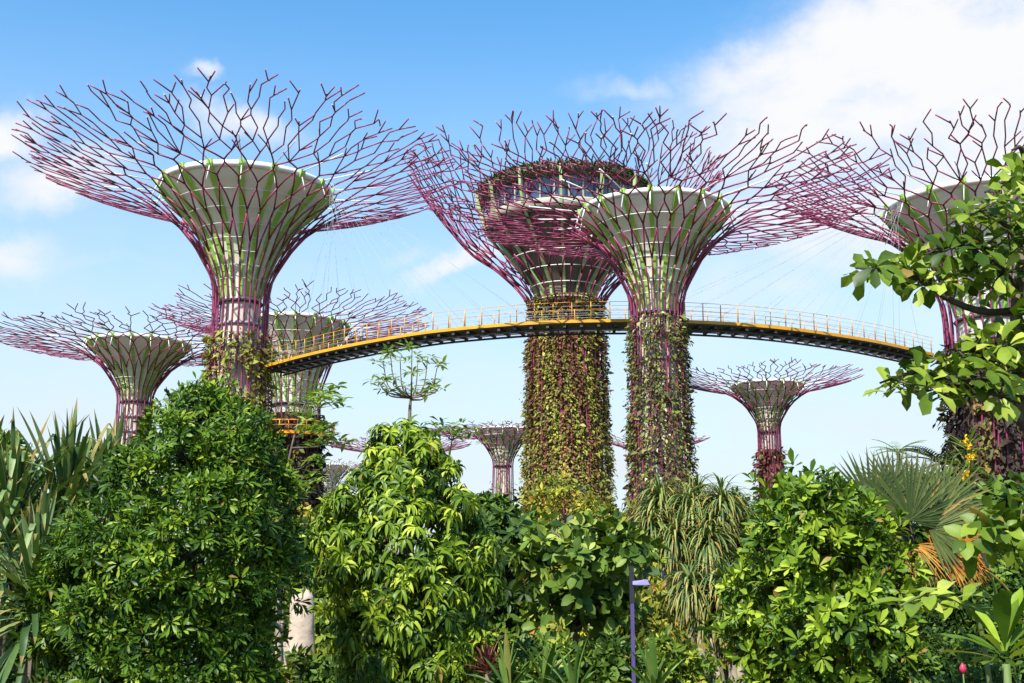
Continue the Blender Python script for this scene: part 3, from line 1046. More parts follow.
def crown_points(prof, Y, u0, nclump, per, spread, depth=1.0, inner=.25, front=.62, lump=.16, outmix=.5, fuzz=.08, seed=0):
    """shoot tips clumped over the crown whose left/right outline (v, uL, uR) is given at distance Y"""
    r = np.random.default_rng(500 + seed)
    v = np.array([p[0] for p in prof], float)
    z = np.array([px(u0, a, Y)[2] for a in v])
    x0 = px(u0, v.mean(), Y)[0]
    xl = np.array([px(p[1], p[0], Y)[0] for p in prof]) - x0
    xr = np.array([px(p[2], p[0], Y)[0] for p in prof]) - x0
    o = np.argsort(z)
    z, xl, xr = z[o], xl[o], xr[o]
    zc = np.linspace(z[0], z[-1], 200)
    wd = np.interp(zc, z, xr) - np.interp(zc, z, xl)
    pr = wd / wd.sum()
    ztop = z[-1]

    def place(zz, ph, f):
        l, rr = np.interp(zz, z, xl), np.interp(zz, z, xr)
        cx, hw = (l + rr) / 2, (rr - l) / 2
        lum = 1 + lump * smooth_noise(ph, zz * 2.2, seed + 3)
        return np.stack([x0 + cx + hw * f * lum * np.cos(ph), Y + hw * depth * f * lum * np.sin(ph), zz], -1), cx, hw

    zc_ = r.choice(zc, nclump, p=pr)
    ph = np.where(r.random(nclump) < front, r.uniform(np.pi, 2 * np.pi, nclump), r.uniform(0, np.pi, nclump))
    f = np.where(r.random(nclump) < inner, r.uniform(.3, .75, nclump), 1 - np.abs(r.normal(0, fuzz, nclump)))
    C, cx, hw = place(zc_, ph, f)
    slope = np.interp(zc_ + .2, zc, wd) - np.interp(zc_ - .2, zc, wd)
    A = np.stack([np.cos(ph), np.sin(ph) * .9, np.clip(-slope / .8, -.3, 2) * .5 + .35], -1)
    A = nz3(A)
    nn = nclump * per
    idx = np.repeat(np.arange(nclump), per)
    off = r.normal(0, spread, (nn, 3))
    off *= np.array([1.2, 1.2, .55])
    off[:, 2] -= (off[:, 0] ** 2 + off[:, 1] ** 2) * .35 / spread
    P = C[idx] + off
    P[:, 2] = np.minimum(P[:, 2], ztop + .1)
    AA = nz3(A[idx] * outmix + off / spread * .22 + r.normal(0, .22, (nn, 3)) + np.array([0, 0, .25]))
    rn = np.clip(.5 + r.normal(0, .2, nclump)[idx] + r.normal(0, .16, nn), 0, 1)
    return P, AA, rn, C, x0, ztop


def limb(mb, a, b, r0, r1, sag=.12, n=6, seed=None):
    a, b = np.asarray(a, float), np.asarray(b, float)
    t = np.linspace(0, 1, n)[:, None]
    p = a + (b - a) * t
    L = np.linalg.norm(b - a)
    p[:, 2] += -np.sin(t[:, 0] * np.pi) * sag * L * .5
    p[1:-1] += rng.normal(0, .03 * L, (n - 2, 3))
    tube(mb, p, np.linspace(r0, r1, n), 6)


def leafy(name, label, cat, prof, Y, u0, mleaf, k, L, W, nclump, per, spread, elev=65, g=.4, shape='oval', ns=3, trunk_r=.1, mtrunk='bark', nlimb=16,
          seed=0, group=None, trunk_v=None, **kw):
    cpk = {q: kw.pop(q) for q in ('depth', 'inner', 'front', 'lump', 'outmix', 'fuzz') if q in kw}
    P, A, rn, C, x0, zt = crown_points(prof, Y, u0, nclump, per, spread, seed=seed, **cpk)
    o = np.array([x0, Y, -.15])
    root = empty(name, o, label, cat, group)
    mb = MB()
    ztr = px(u0, trunk_v, Y)[2] if trunk_v else zt * .9
    zs = np.linspace(-.1, ztr, 9)
    p = np.stack([x0 + .05 * np.sin(zs * 1.3 + seed), Y + .05 * np.cos(zs * 1.1 + seed), zs], -1)
    tube(mb, p, trunk_r * np.linspace(1.25, .35, 9), 8)
    mb.build('trunk', M[mtrunk], root, o)
    if nlimb:
        mb = MB()
        pick = rng.choice(len(C), min(nlimb, len(C)), replace=False)
        for c in C[pick]:
            hz = np.clip(c[2] - np.hypot(c[0] - x0, c[1] - Y) * rng.uniform(.3, .8), max(.2, zt * .12), ztr * .95)
            limb(mb, (x0, Y, hz), c, trunk_r * .38, trunk_r * .1)
        mb.build('limbs', M[mtrunk], root, o)
    mb = MB()
    whorls(mb, P, A, k, L, W, elev, rn, ns, g, shape, **kw)
    mb.build('crown', M[mleaf], root, o)
    return root


def rosette_mb(mb, c, n, L, W, lo, hi, g, kinkp=0, ns=7, fold=.3, rnd0=0., rnd1=1., shape='strap', spread=.06, bias=.9):
    c = np.asarray(c, float)
    az = np.arange(n) * 2.39996 + rng.normal(0, .25, n)
    q = np.linspace(0, 1, n) ** bias
    el = np.radians(hi + (lo - hi) * q + rng.normal(0, 7, n))
    D = np.stack([np.cos(az) * np.cos(el), np.sin(az) * np.cos(el), np.sin(el)], -1)
    Nn = np.stack([-np.cos(az) * np.sin(el), -np.sin(az) * np.sin(el), np.cos(el)], -1) + rng.normal(0, .12, (n, 3))
    P = c + D * spread + np.array([0, 0, 1]) * (1 - q)[:, None] * spread * 2
    LL = L * rng.uniform(.65, 1.15, n) * (1 - .25 * np.abs(q - .4))
    kink = None
    if kinkp:
        kk = np.where(rng.random(n) < kinkp, rng.integers(ns // 2, ns, n), 99)
        kink = (kk, rng.uniform(.7, 1.9, n))
    leaves(mb, P, D, Nn, LL, W * rng.uniform(.75, 1.2, n), rng.uniform(rnd0, rnd1, n), ns, g * rng.uniform(.6, 1.4, n), shape, fold, 0, kink)


def frond(mb, P, D, L, g, npin, pl, pw, rnd=.5, mat=0):
    """feather frond: rachis plus a pair of narrow leaflets at each step"""
    P, D = np.asarray(P, float), nz3(np.asarray(D, float))
    side = nz3(np.cross(D, [0, 0, 1.0]))
    pts, ds = [P], [D]
    for i in range(npin):
        d = ds[-1].copy()
        d[2] -= g / npin
        d = nz3(d)
        ds.append(d)
        pts.append(pts[-1] + d * L / npin)
    pts, ds = np.array(pts), np.array(ds)
    tube(mb, pts, np.linspace(.022, .006, len(pts)) * L / 1.5, 4, mat, .6)
    t = np.linspace(0, 1, len(pts))[2:]
    l = pl * (np.sin(np.pi * (t * .85 + .12)) ** .6)
    for s in (-1, 1):
        dd = ds[2:] * .55 + side * s + np.array([0, 0, .12])
        leaves(mb, pts[2:], dd, np.array([0, 0, 1.0]) + 0 * dd, l, pw, np.clip(rnd + rng.normal(0, .15, len(t)), 0, 1), 2, .6, 'lance', .1, mat)


def fan(mb, hub, up, normal, m, Rf, spread_deg, rnd, g=.15, mat=0, w=.05):
    up, normal = nz3(np.asarray(up, float)), nz3(np.asarray(normal, float))
    side = np.cross(up, normal)
    a = np.radians(np.linspace(-spread_deg / 2, spread_deg / 2, m) + rng.normal(0, 1.2, m))
    D = np.cos(a)[:, None] * up + np.sin(a)[:, None] * side
    Nn = normal + rng.normal(0, .12, (m, 3))
    leaves(mb, np.repeat([hub], m, 0), D, Nn, Rf * (1 - .18 * np.abs(a) / np.pi * 2 * .5) * rng.uniform(.9, 1.06, m), w, np.clip(rnd + rng.normal(0, .15, m), 0, 1), 4, g, 'lance', .5, mat)


# ------------------------------------------------------------------ distant woodland and far trees
mb = MB()
n = 30000
x = rng.uniform(-330, 330, n)
y = 215 + rng.uniform(0, 60, n)
hh = 9.5 + 2.6 * np.sin(x * .09) + 2.2 * np.sin(x * .23 + 1) + 1.6 * np.sin(x * .61 + y * .1) + 1.5 * np.sin(y * .4)
z = hh * rng.random(n) ** .35
D = rng.normal(0, 1, (n, 3))
D[:, 2] = np.abs(D[:, 2]) * .6
leaves(mb, np.stack([x, y, z], -1), D, np.array([0, -.5, 1.0]) + rng.normal(0, .5, (n, 3)), rng.uniform(.9, 2.2, n), 1.1, np.clip(.35 + .25 * np.sin(x * .31) + rng.normal(0, .2, n), 0, 1), 2, .5)
o = mb.build('distant_woodland', M['far'])
tag(o, 'low belt of dark trees along the horizon behind the supertrees', 'woodland', kind='stuff')

FAR = [  # u, v top, half width px, Y, leaf, label
    (5, 436, 26, 70, 'pale_leaf', 'yellowish tree top behind the strap leaved plants at the far left'),
    (88, 443, 24, 62, 'under_g', 'green tree top between the strap leaved plants and the low left supertree'),
    (735, 494, 26, 95, 'under_d', 'dark green distant tree left of the lone small supertree'),
    (800, 497, 34, 90, 'far', 'distant tree right of the lone small supertree trunk'),
    (335, 505, 30, 75, 'under_g', 'green tree in the gap behind the conical tree, below the tiny brown supertree'),
    (620, 512, 34, 80, 'under_y', 'olive bushy tree between the two ivy covered central trunks'),
    (490, 500, 22, 70, 'under_d', 'dark leafy tree just under the small supertree left of the ivy trunk'),
]
for i, (u, vt, hw, Y, ml, lab) in enumerate(FAR):
    m_ = mpp(vt, Y)
    leafy('tree', lab, 'tree', [(vt, u - hw * .25, u + hw * .3), (vt + 12, u - hw * .7, u + hw * .75), (vt + 40, u - hw, u + hw), (vt + 85, u - hw * .8, u + hw * .8)],
          Y, u, ml, 5, 8 * m_, 3.6 * m_, 70, 12, 5 * m_, elev=60, ns=2, trunk_r=.22, seed=40 + i, group='trees farther back in the garden', nlimb=8)

# ------------------------------------------------------------------ foreground trees
leafy('broadleaf_tree', 'dense dark green tree with whorls of glossy leaves, left of the standing stone', 'tree',
      [(388, 195, 225), (402, 168, 252), (430, 140, 272), (470, 114, 284), (510, 84, 292), (550, 64, 294), (582, 56, 284), (605, 56, 262), (650, 60, 262), (700, 75, 262), (760, 110, 240)],
      15.6, 190, 'whorl', 8, .122, .046, 680, 10, .10, elev=60, g=.45, shape='obov', ns=3, trunk_r=.13, seed=1, inner=.3, fuzz=.05, lump=.09, nlimb=22)
leafy('broadleaf_tree', 'conical bright green tree with drooping bunches of leaves, right of the standing stone', 'tree',
      [(414, 398, 412), (428, 378, 430), (455, 362, 450), (480, 345, 464), (510, 322, 480), (550, 308, 490), (585, 322, 494), (600, 336, 494), (650, 342, 488), (720, 340, 478), (790, 355, 455)],
      19, 406, 'droop', 11, .20, .056, 640, 3, .07, elev=96, g=1.9, shape='lance', ns=4, trunk_r=.13, seed=2, inner=.3, fuzz=.045, lump=.07, nlimb=20, evar=14, fold=.3)
leafy('frangipani', 'broad bush with thick grey branches and rosettes of large blunt leaves, right of centre', 'shrub',
      [(472, 782, 812), (484, 762, 850), (505, 768, 872), (530, 760, 892), (560, 744, 906), (600, 738, 912), (640, 745, 908), (690, 760, 900), (760, 790, 870)],
      17.5, 828, 'obov', 10, .185, .082, 440, 3, .15, elev=58, g=.35, shape='obov', ns=4, trunk_r=.12, mtrunk='bark_pale', seed=3, inner=.3, lump=.2, nlimb=60, fold=.22)

# screw pines with long strap leaves
for i, (u, v, Y, n, L, lab) in enumerate([
    (62, 556, 17.6, 190, 1.85, 'tall clump of long grey green strap leaves beside the dense left tree'),
    (8, 562, 17.0, 190, 1.75, 'clump of strap leaves cut by the left edge of the photo'),
    (32, 628, 15.6, 170, 1.45, 'lower clump of hanging strap leaves in the bottom left corner'),
    (104, 548, 18.6, 170, 1.75, 'strap leaved clump partly hidden behind the dense left tree'),
    (-28, 545, 18.4, 150, 1.8, 'strap leaved clump outside the corner, only its tips reach in from the left edge')]):
    c = px(u, v, Y)
    o = np.array([c[0], c[1], -.15])
    root = empty('screw_pine', o, lab, 'plant', 'strap leaved plants at the left')
    mb = MB()
    tube(mb, [(c[0] + .1, c[1], -.1), (c[0] - .05, c[1] + .05, c[2] * .5), tuple(c)], (.12, .10, .09), 8)
    for a in range(4):
        b = a * 1.7
        tube(mb, [(c[0] + .5 * math.cos(b), c[1] + .5 * math.sin(b), -.1), (c[0] + .05 * math.cos(b), c[1] + .05 * math.sin(b), c[2] * .4)], .035, 5)
    mb.build('stem', M['bark'], root, o)
    mb = MB()
    rosette_mb(mb, c, int(n * .8), L, .078, -45, 86, .6, kinkp=.6, ns=9, fold=.35, spread=.2, bias=1.35, shape='blade')
    mb.build('leaves', M['strap'], root, o)

# large lobed leaf tree
leafy('large_leaved_tree', 'small tree with very large blunt leaves beside the violet lamp post', 'tree',
      [(512, 552, 590), (522, 530, 636), (545, 522, 645), (568, 530, 636), (585, 545, 620), (605, 545, 632), (618, 560, 610)],
      22, 572, 'bigleaf', 7, .25, .15, 74, 3, .17, elev=68, g=.5, shape='oval', outmix=.3, evar=24, ns=4, trunk_r=.075, mtrunk='bark', seed=4, inner=.25, trunk_v=545, nlimb=24, fold=.25, lump=.1)
leafy('slender_tree', 'slender tree with a pale bare trunk between the conical tree and the large leaved tree', 'tree',
      [(500, 480, 505), (520, 468, 520), (550, 478, 528), (590, 485, 530)], 27, 502, 'under_d', 7, .22, .08, 90, 7, .22, elev=65, ns=3, trunk_r=.1, mtrunk='bark_pale', seed=5, nlimb=10)

# dragon trees: many grassy heads
def dragon(label, heads, Y, L, base_u, seed, n=210):
    b = px(base_u, 600, Y)
    o = np.array([b[0], Y, -.15])
    root = empty('dragon_tree', o, label, 'tree')
    r = np.random.default_rng(seed)
    st, lv = MB(), MB()
    for i, (u, v) in enumerate(heads):
        c = px(u, v, Y + r.uniform(-.8, .8))
        mid = np.array([b[0] + (c[0] - b[0]) * .35, Y + r.uniform(-.3, .3), c[2] * .45])
        tube(st, catmull([(b[0] + r.normal(0, .12), Y + r.normal(0, .12), -.1), mid, (c[0], c[1], c[2] - .05)], 9), np.linspace(.16, .06, 9), 7)
        rosette_mb(lv, c, n, L, .04, -40, 74, 2.6, 0, 8, .25, shape='strap', spread=.1)
    st.build('trunk', M['bark_pale'], root, o)
    lv.build('leaves', M['pony'], root, o)


dragon('tall grassy headed tree with drooping brown tipped leaves below the central supertree trunk',
       [(662, 518), (698, 503), (733, 520), (680, 530), (715, 532), (690, 514), (722, 508), (652, 532), (744, 534), (675, 545), (708, 548), (735, 550), (660, 505), (712, 520), (684, 522)], 27, .88, 700, 21)
dragon('shorter grassy headed tree with pale trunks, in front of the taller one',
       [(735, 600), (712, 618), (764, 618), (742, 632), (690, 596), (722, 594), (755, 645)], 22, .80, 738, 22)

# fan palm with dead skirt
PY = 19.3
PK = PY / 24
c = px(903, 520, PY)
o = np.array([c[0], PY, -.15])
root = empty('fan_palm', o, 'fan palm with stiff pleated leaves above a skirt of dead orange fronds', 'palm')
mb = MB()
tube(mb, [(c[0] + .25, PY + .2, -.1), (c[0] + .1, PY + .1, c[2] * .5), tuple(c)], (.2, .17, .15), 9)
mb.build('trunk', M['bark_dark'], root, o)
mb, st = MB(), MB()
for (u, v, dy, ux, uz, ny, rf, rd) in [(906, 512, -.5, .05, 1, -1, 1.5, .5), (868, 498, .1, -.45, 1, -1, 1.25, .35), (936, 502, .3, .6, .8, -1, 1.2, .6), (890, 488, .8, -.1, 1, -.8, 1.1, .5),
                                   (925, 520, -.4, .95, .45, -1, 1.15, .75), (850, 512, .4, -.9, .55, -.9, 1.2, .4), (915, 490, .9, .25, 1, -.6, 1.05, .3), (880, 525, -.6, -.6, .7, -1, 1.1, .5)]:
    h = px(u + 4, v + 8, PY + dy)
    nn = np.array([rng.normal(0, .25), ny, .35])
    upv = np.array([ux, rng.normal(0, .15), uz])
    nn = nn - upv * np.dot(nn, upv) / np.dot(upv, upv)
    fan(mb, h, upv, nn, 34, rf * PK, 205, rd, .12, w=.06)
    tube(st, [tuple(c), tuple((c + h) / 2 + np.array([0, 0, -.05])), tuple(h)], (.03, .025, .02), 5)
mb.build('fan_leaf', M['fan'], root, o)
st.build('leaf_stalk', M['green_stem'], root, o)
mb = MB()
for (u, v, dy, ux, uz, rf) in [(925, 528, -.3, .95, -.25, 1.15), (940, 548, -.4, .95, -.3, .9), (915, 545, -.5, .6, -.8, 1.0), (948, 560, -.5, .9, -.15, .85), (900, 545, -.2, -.2, -1, 1.0), (935, 540, .2, .8, -.6, 1.0), (950, 520, .3, 1, -.1, .7), (958, 538, -.6, .9, .1, .8), (965, 552, -.5, .8, -.5, .7)]:
    h = px(u, v, PY + dy)
    upv = np.array([ux, -.2, uz])
    nn = np.array([.1, -1, .3])
    nn = nn - upv * np.dot(nn, upv) / np.dot(upv, upv)
    fan(mb, h, upv, nn, 17, rf * PK * 1.1, 120, rng.uniform(.1, .9), .7, w=.024)
mb.build('dead_fronds', M['dead'], root, o)

# feathery palms
for i, (u, v, Y, L, vb, lab) in enumerate([(898, 452, 46, 1.15, 0, 'small feathery palm tuft above the fan palm'), (943, 464, 38, 1.9, 0, 'feathery palm with arching fronds left of the dark right trunk')]):
    c = px(u, v, Y)
    o = np.array([c[0], Y, -.15])
    root = empty('feather_palm', o, lab, 'palm', 'feathery palms by the right supertree')
    mb = MB()
    tube(mb, [(c[0] + .1, Y, -.1), (c[0] + .05, Y, c[2] * .6), tuple(c)], (.11, .08, .07), 7)
    mb.build('trunk', M['bark_dark'], root, o)
    mb = MB()
    for k in range(15):
        a = k * 2.4 + rng.normal(0, .2)
        e = R_(rng.uniform(0, 55))
        frond(mb, c, (math.cos(a) * math.cos(e), math.sin(a) * math.cos(e), math.sin(e)), L * rng.uniform(.8, 1.1), .75, 18, L * .24, .035 * L, rng.uniform(.3, .8))
    mb.build('fronds', M['pale_leaf' if i == 0 else 'fan'], root, o)

# yellow flowering cane
c = px(968, 445, 30)
o = np.array([px(968, 520, 30)[0], 30, -.15])
root = empty('flowering_plant', o, 'tall slim plant with clusters of yellow flowers against the dark right trunk', 'plant')
mb = MB()
tube(mb, [(o[0], 30, -.1), (o[0] + .05, 30, 3), tuple(c)], (.05, .04, .02), 6, rnd=.3)
for v in (452, 470, 482, 500):
    q = px(967, v, 30)
    rosette_mb(mb, q, 14, .75, .09, -15, 60, .5, 0, 5, .3, shape='lance')
for (u, v) in ((965, 440), (970, 447), (969, 458), (967, 474), (963, 478), (973, 455)):
    q = px(u, v, 29.7)
    n = 22
    fl = MB()
    leaves(fl, q + rng.normal(0, .035, (n, 3)) * np.array([1, 1, 1.4]), rng.normal(0, 1, (n, 3)), rng.normal(0, 1, (n, 3)), .09, .05, rng.random(n), 2)
    fl.build('flower_cluster', M['flower'], root, o)
mb.build('stem_and_leaves', M['pale_leaf'], root, o)

# overhanging tree at the right edge, close to the camera
base = px(1062, 640, 12.2)
o = np.array([base[0], 12.2, -.15])
root = empty('overhanging_tree', o, 'near tree whose large leafed boughs hang in from the right edge', 'tree')
Q = lambda u, v, Y: px(u, v, Y)
mb = MB()
trunk = catmull([(base[0] + .1, 12.2, -.1), tuple(Q(1058, 620, 12.2)), tuple(Q(1040, 470, 12.1)), tuple(Q(1020, 380, 12)), tuple(Q(1017, 300, 12)), tuple(Q(1030, 220, 12)), tuple(Q(1038, 165, 12))], 26)
tube(mb, trunk, np.linspace(.13, .03, 26), 8)
mb.build('trunk', M['bark'], root, o)
boughs = [
    [(1018, 310, 12), (985, 312, 11.7), (950, 300, 11.5), (920, 280, 11.4), (880, 270, 11.3), (856, 268, 11.3)],
    [(1018, 290, 12), (995, 265, 11.7), (960, 245, 11.5), (935, 250, 11.4)],
    [(1022, 245, 12), (1000, 220, 11.8), (970, 212, 11.6), (948, 225, 11.5)],
    [(1030, 200, 12), (1012, 180, 11.8), (985, 192, 11.6)],
    [(1032, 190, 12), (1022, 150, 11.7), (1012, 150, 11.6)],
    [(1020, 385, 12), (985, 380, 11.6), (950, 378, 11.4), (915, 372, 11.3), (880, 383, 11.2)],
    [(1022, 400, 12), (1000, 372, 11.7), (975, 352, 11.6), (945, 350, 11.5)],
    [(1020, 400, 12), (990, 392, 11.7), (950, 385, 11.5), (925, 392, 11.4)],
    [(1035, 440, 12), (1010, 412, 11.8), (992, 402, 11.7)],
    [(1026, 330, 12), (1060, 290, 11.5), (1100, 260, 11.4)], [(1038, 190, 12.1), (1090, 190, 12.6), (1120, 180, 13)], [(1030, 260, 12.2), (1050, 240, 13.2), (1080, 220, 14)],
]
mb = MB()
bp = []
for b in boughs:
    w = catmull([tuple(Q(*q)) for q in b], 14)
    tube(mb, w, np.linspace(.045, .012, 14), 6)
    bp.append(w[3:])
tips = [(852, 272), (862, 268), (875, 270), (888, 266), (902, 262), (918, 256), (932, 250), (946, 246), (903, 284), (920, 288), (938, 278), (955, 268), (970, 258), (986, 246),
        (948, 228), (958, 216), (972, 206), (988, 200), (1004, 190), (1012, 172), (998, 178), (1018, 150), (1022, 165), (1020, 205), (1006, 222), (990, 222), (1018, 240), (1003, 262), (985, 276), (966, 290),
        (1020, 268), (960, 240), (1000, 240), (1022, 186), (895, 275), (1024, 225),
        (874, 386), (888, 380), (902, 374), (916, 368), (930, 364), (945, 352), (958, 344), (972, 340), (988, 346), (1005, 342), (1020, 350), (926, 392), (940, 384), (958, 372), (975, 366), (992, 372),
        (1010, 372), (1022, 384), (968, 386), (985, 394), (912, 384), (948, 392), (940, 368), (1000, 355), (985, 358)]
P, A = [], []
allb = np.concatenate(bp)
for (u, v) in tips:
    for q in range(2):
        c = px(u + 15 + rng.normal(0, 4), v + rng.normal(0, 3.5), 11.5 + rng.normal(0, .35) + (.4 if u > 1000 else 0))
        d = allb - c
        j = allb[np.argmin((d ** 2).sum(1))]
        limb(mb, j, c, .011, .006, n=4)
        P.append(c)
        dv = c - j
        A.append(nz3(dv / (np.linalg.norm(dv) + .05) * .6 + np.array([rng.normal(0, .25), rng.normal(-.1, .25), .55])))
for c in np.concatenate([b for b in bp[9:]]):
    for q in range(4):
        P.append(c + rng.normal(0, .25, 3))
        A.append(nz3(rng.normal(0, .4, 3) + np.array([0, 0, .7])))
mb.build('boughs', M['bark_dark'], root, o)
mb = MB()
whorls(mb, np.array(P), np.array(A), 6, .22, .145, 80, None, 4, .95, 'obov', .25, .25, .3, 18, off=.05)
mb.build('crown', M['over'], root, o)

# broad leaved sapling with grey trunk, lower right
leafy('broad_leaved_sapling', 'sapling with heart shaped leaves on a thin grey trunk at the right edge', 'tree',
      [(503, 1000, 1044), (510, 988, 1074), (525, 986, 1089), (540, 1002, 1074)], 10.3, 1026, 'over', 5, .165, .105, 30, 2, .11, elev=72, g=.7, shape='oval', ns=4, trunk_r=.05, mtrunk='bark_pale', seed=6, nlimb=14, trunk_v=525, outmix=.2)
# reaching leafy stem
c0 = px(1000, 660, 11.5)
o = np.array([c0[0], 11.5, -.15])
root = empty('leaning_plant', o, 'low leaning stem with big pale green leaves below the dead orange fronds', 'plant')
mb, lv = MB(), MB()
stem = catmull([(c0[0], 11.5, -.1), tuple(px(985, 650, 11.4)), tuple(px(960, 605, 11.2)), tuple(px(925, 596, 11.1)), tuple(px(900, 606, 11))], 16)
tube(mb, stem, np.linspace(.03, .01, 16), 6)
mb.build('stem', M['green_stem'], root, o)
P = np.array([px(u, v, 11.1) for u, v in [(902, 606), (915, 600), (928, 596), (940, 595), (952, 598), (962, 602), (935, 600), (920, 603)]])
whorls(lv, P, np.tile(np.array([[-.25, -.3, 1.0]]), (len(P), 1)), 4, .30, .12, 80, np.full(len(P), .8), 4, .8, 'oval', .25)
lv.build('leaves', M['over'], root, o)
# big leafed rosette, bottom right corner
for i, (u, v, Y, n, L, lab) in enumerate([(1006, 664, 9, 22, .50, 'rosette of broad paddle leaves in the bottom right corner'), (1030, 632, 10, 18, .45, 'paddle leaved plant cut by the right edge')]):
    c = px(u, v, Y)
    o = np.array([c[0], Y, -.15])
    root = empty('paddle_leaved_plant', o, lab, 'plant')
    mb = MB()
    tube(mb, [(c[0], Y, -.1), tuple(c)], (.05, .03), 6)
    mb.build('stem', M['green_stem'], root, o)
    mb = MB()
    rosette_mb(mb, c, n, L, .15, 0, 75, .45, 0, 5, .25, shape='obov')
    mb.build('leaves', M['obov'], root, o)

# sparse tiered tree in front of the dark ringed trunk
def sparse(label, base_u, Y, trunk_pts, tips, L, W, per, mleaf='pale_leaf', spread=.3, tr=.09, k=7, g=.5, up=False):
    b = px(base_u, 600, Y)
    o = np.array([b[0], Y, -.15])
    root = empty('sparse_tree', o, label, 'tree')
    mb, lv = MB(), MB()
    tp = catmull([(b[0], Y, -.1)] + [tuple(px(u, v, Y)) for u, v in trunk_pts], 18)
    tube(mb, tp, np.linspace(tr, tr * .3, 18), 7)
    P, A = [], []
    for (u, v) in tips:
        c = px(u, v, Y + rng.normal(0, .7))
        cand = tp[tp[:, 2] < c[2] - .15]
        j = cand[-1] if len(cand) else tp[9]
        if up:
            w = catmull([j, (j[0] + (c[0] - j[0]) * .75, j[1] + (c[1] - j[1]) * .7, j[2] + (c[2] - j[2]) * .3), c], 8)
            tube(mb, w, np.linspace(tr * .32, tr * .12, 8), 5)
        else:
            limb(mb, j, c, tr * .3, tr * .1, n=5)
        for q in range(per):
            P.append(c + rng.normal(0, spread, 3) * np.array([1, 1, .3]))
            A.append(nz3(np.array([rng.normal(0, .2), rng.normal(0, .2), 1])))
    mb.build('trunk', M['bark'], root, o)
    whorls(lv, np.array(P), np.array(A), k, L, W, 80, None, 3, g, 'oval', .2)
    lv.build('crown', M[mleaf], root, o)


sparse('thin tiered tree with pale leaves in front of the dark ringed trunk', 284, 38, [(284, 560), (286, 480), (296, 430), (308, 395)],
       [(322, 386), (332, 393), (340, 400), (328, 400), (318, 396), (306, 405), (300, 412), (312, 424), (322, 428), (316, 432), (330, 437), (322, 441), (338, 441), (300, 482), (308, 487), (296, 492), (315, 478), (292, 500), (312, 460)],
       .34, .13, 4, spread=.3, tr=.06)
sparse('spindly candelabra tree with tufted twig ends rising behind the conical tree', 408, 33, [(408, 500), (409, 440), (410, 408), (411, 398)],
       [(383, 362), (390, 350), (400, 356), (412, 347), (418, 360), (428, 356), (438, 364), (378, 380), (440, 386), (430, 382), (395, 376), (405, 386), (418, 388), (386, 392), (425, 396), (412, 372)],
       .26, .085, 3, spread=.16, tr=.10, up=True)
sparse('wispy pale tree top between the conical tree and the ivy trunk', 448, 36, [(446, 520), (448, 470), (452, 440)], [(440, 427), (450, 430), (460, 428), (470, 430), (456, 436), (446, 424), (466, 437)], .26, .09, 3, spread=.25, tr=.06)

# ------------------------------------------------------------------ shrubs filling the beds
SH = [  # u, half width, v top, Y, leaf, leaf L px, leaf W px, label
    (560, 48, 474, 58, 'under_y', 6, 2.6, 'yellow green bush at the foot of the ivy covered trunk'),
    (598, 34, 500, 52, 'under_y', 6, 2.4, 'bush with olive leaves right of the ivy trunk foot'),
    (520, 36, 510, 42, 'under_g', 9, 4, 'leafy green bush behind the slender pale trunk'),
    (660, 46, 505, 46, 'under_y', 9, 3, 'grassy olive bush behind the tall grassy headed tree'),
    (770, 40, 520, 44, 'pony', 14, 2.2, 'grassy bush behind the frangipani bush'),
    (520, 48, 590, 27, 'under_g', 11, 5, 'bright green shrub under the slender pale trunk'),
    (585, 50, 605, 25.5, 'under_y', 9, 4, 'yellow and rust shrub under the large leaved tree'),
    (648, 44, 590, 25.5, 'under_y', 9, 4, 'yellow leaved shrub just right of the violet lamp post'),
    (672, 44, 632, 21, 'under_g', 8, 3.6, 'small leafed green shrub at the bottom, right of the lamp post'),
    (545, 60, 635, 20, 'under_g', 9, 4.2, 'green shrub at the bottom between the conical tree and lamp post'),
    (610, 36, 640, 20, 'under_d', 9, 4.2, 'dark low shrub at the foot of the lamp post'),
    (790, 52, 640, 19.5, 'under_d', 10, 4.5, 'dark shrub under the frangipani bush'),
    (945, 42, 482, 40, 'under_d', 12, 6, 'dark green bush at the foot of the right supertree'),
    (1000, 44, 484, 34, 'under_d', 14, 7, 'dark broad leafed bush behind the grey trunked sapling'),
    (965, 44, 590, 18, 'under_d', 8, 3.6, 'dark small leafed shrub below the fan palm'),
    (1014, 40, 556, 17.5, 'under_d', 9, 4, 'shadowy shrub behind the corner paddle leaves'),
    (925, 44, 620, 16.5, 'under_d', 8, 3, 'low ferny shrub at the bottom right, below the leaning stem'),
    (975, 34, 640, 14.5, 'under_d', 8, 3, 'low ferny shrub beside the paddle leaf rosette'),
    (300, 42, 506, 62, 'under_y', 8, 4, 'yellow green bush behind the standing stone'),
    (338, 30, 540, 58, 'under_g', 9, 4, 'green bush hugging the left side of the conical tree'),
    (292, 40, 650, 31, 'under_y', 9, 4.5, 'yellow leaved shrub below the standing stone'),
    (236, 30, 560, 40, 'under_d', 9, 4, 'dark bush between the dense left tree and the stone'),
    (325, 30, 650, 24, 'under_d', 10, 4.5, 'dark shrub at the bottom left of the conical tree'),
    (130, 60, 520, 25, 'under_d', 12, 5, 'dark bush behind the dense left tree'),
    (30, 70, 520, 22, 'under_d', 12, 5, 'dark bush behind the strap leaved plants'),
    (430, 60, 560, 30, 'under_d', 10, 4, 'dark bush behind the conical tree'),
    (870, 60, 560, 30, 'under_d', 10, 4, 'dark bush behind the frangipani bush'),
    (735, 40, 560, 32, 'under_d', 10, 4, 'dark bush between the two grassy headed trees'),
]
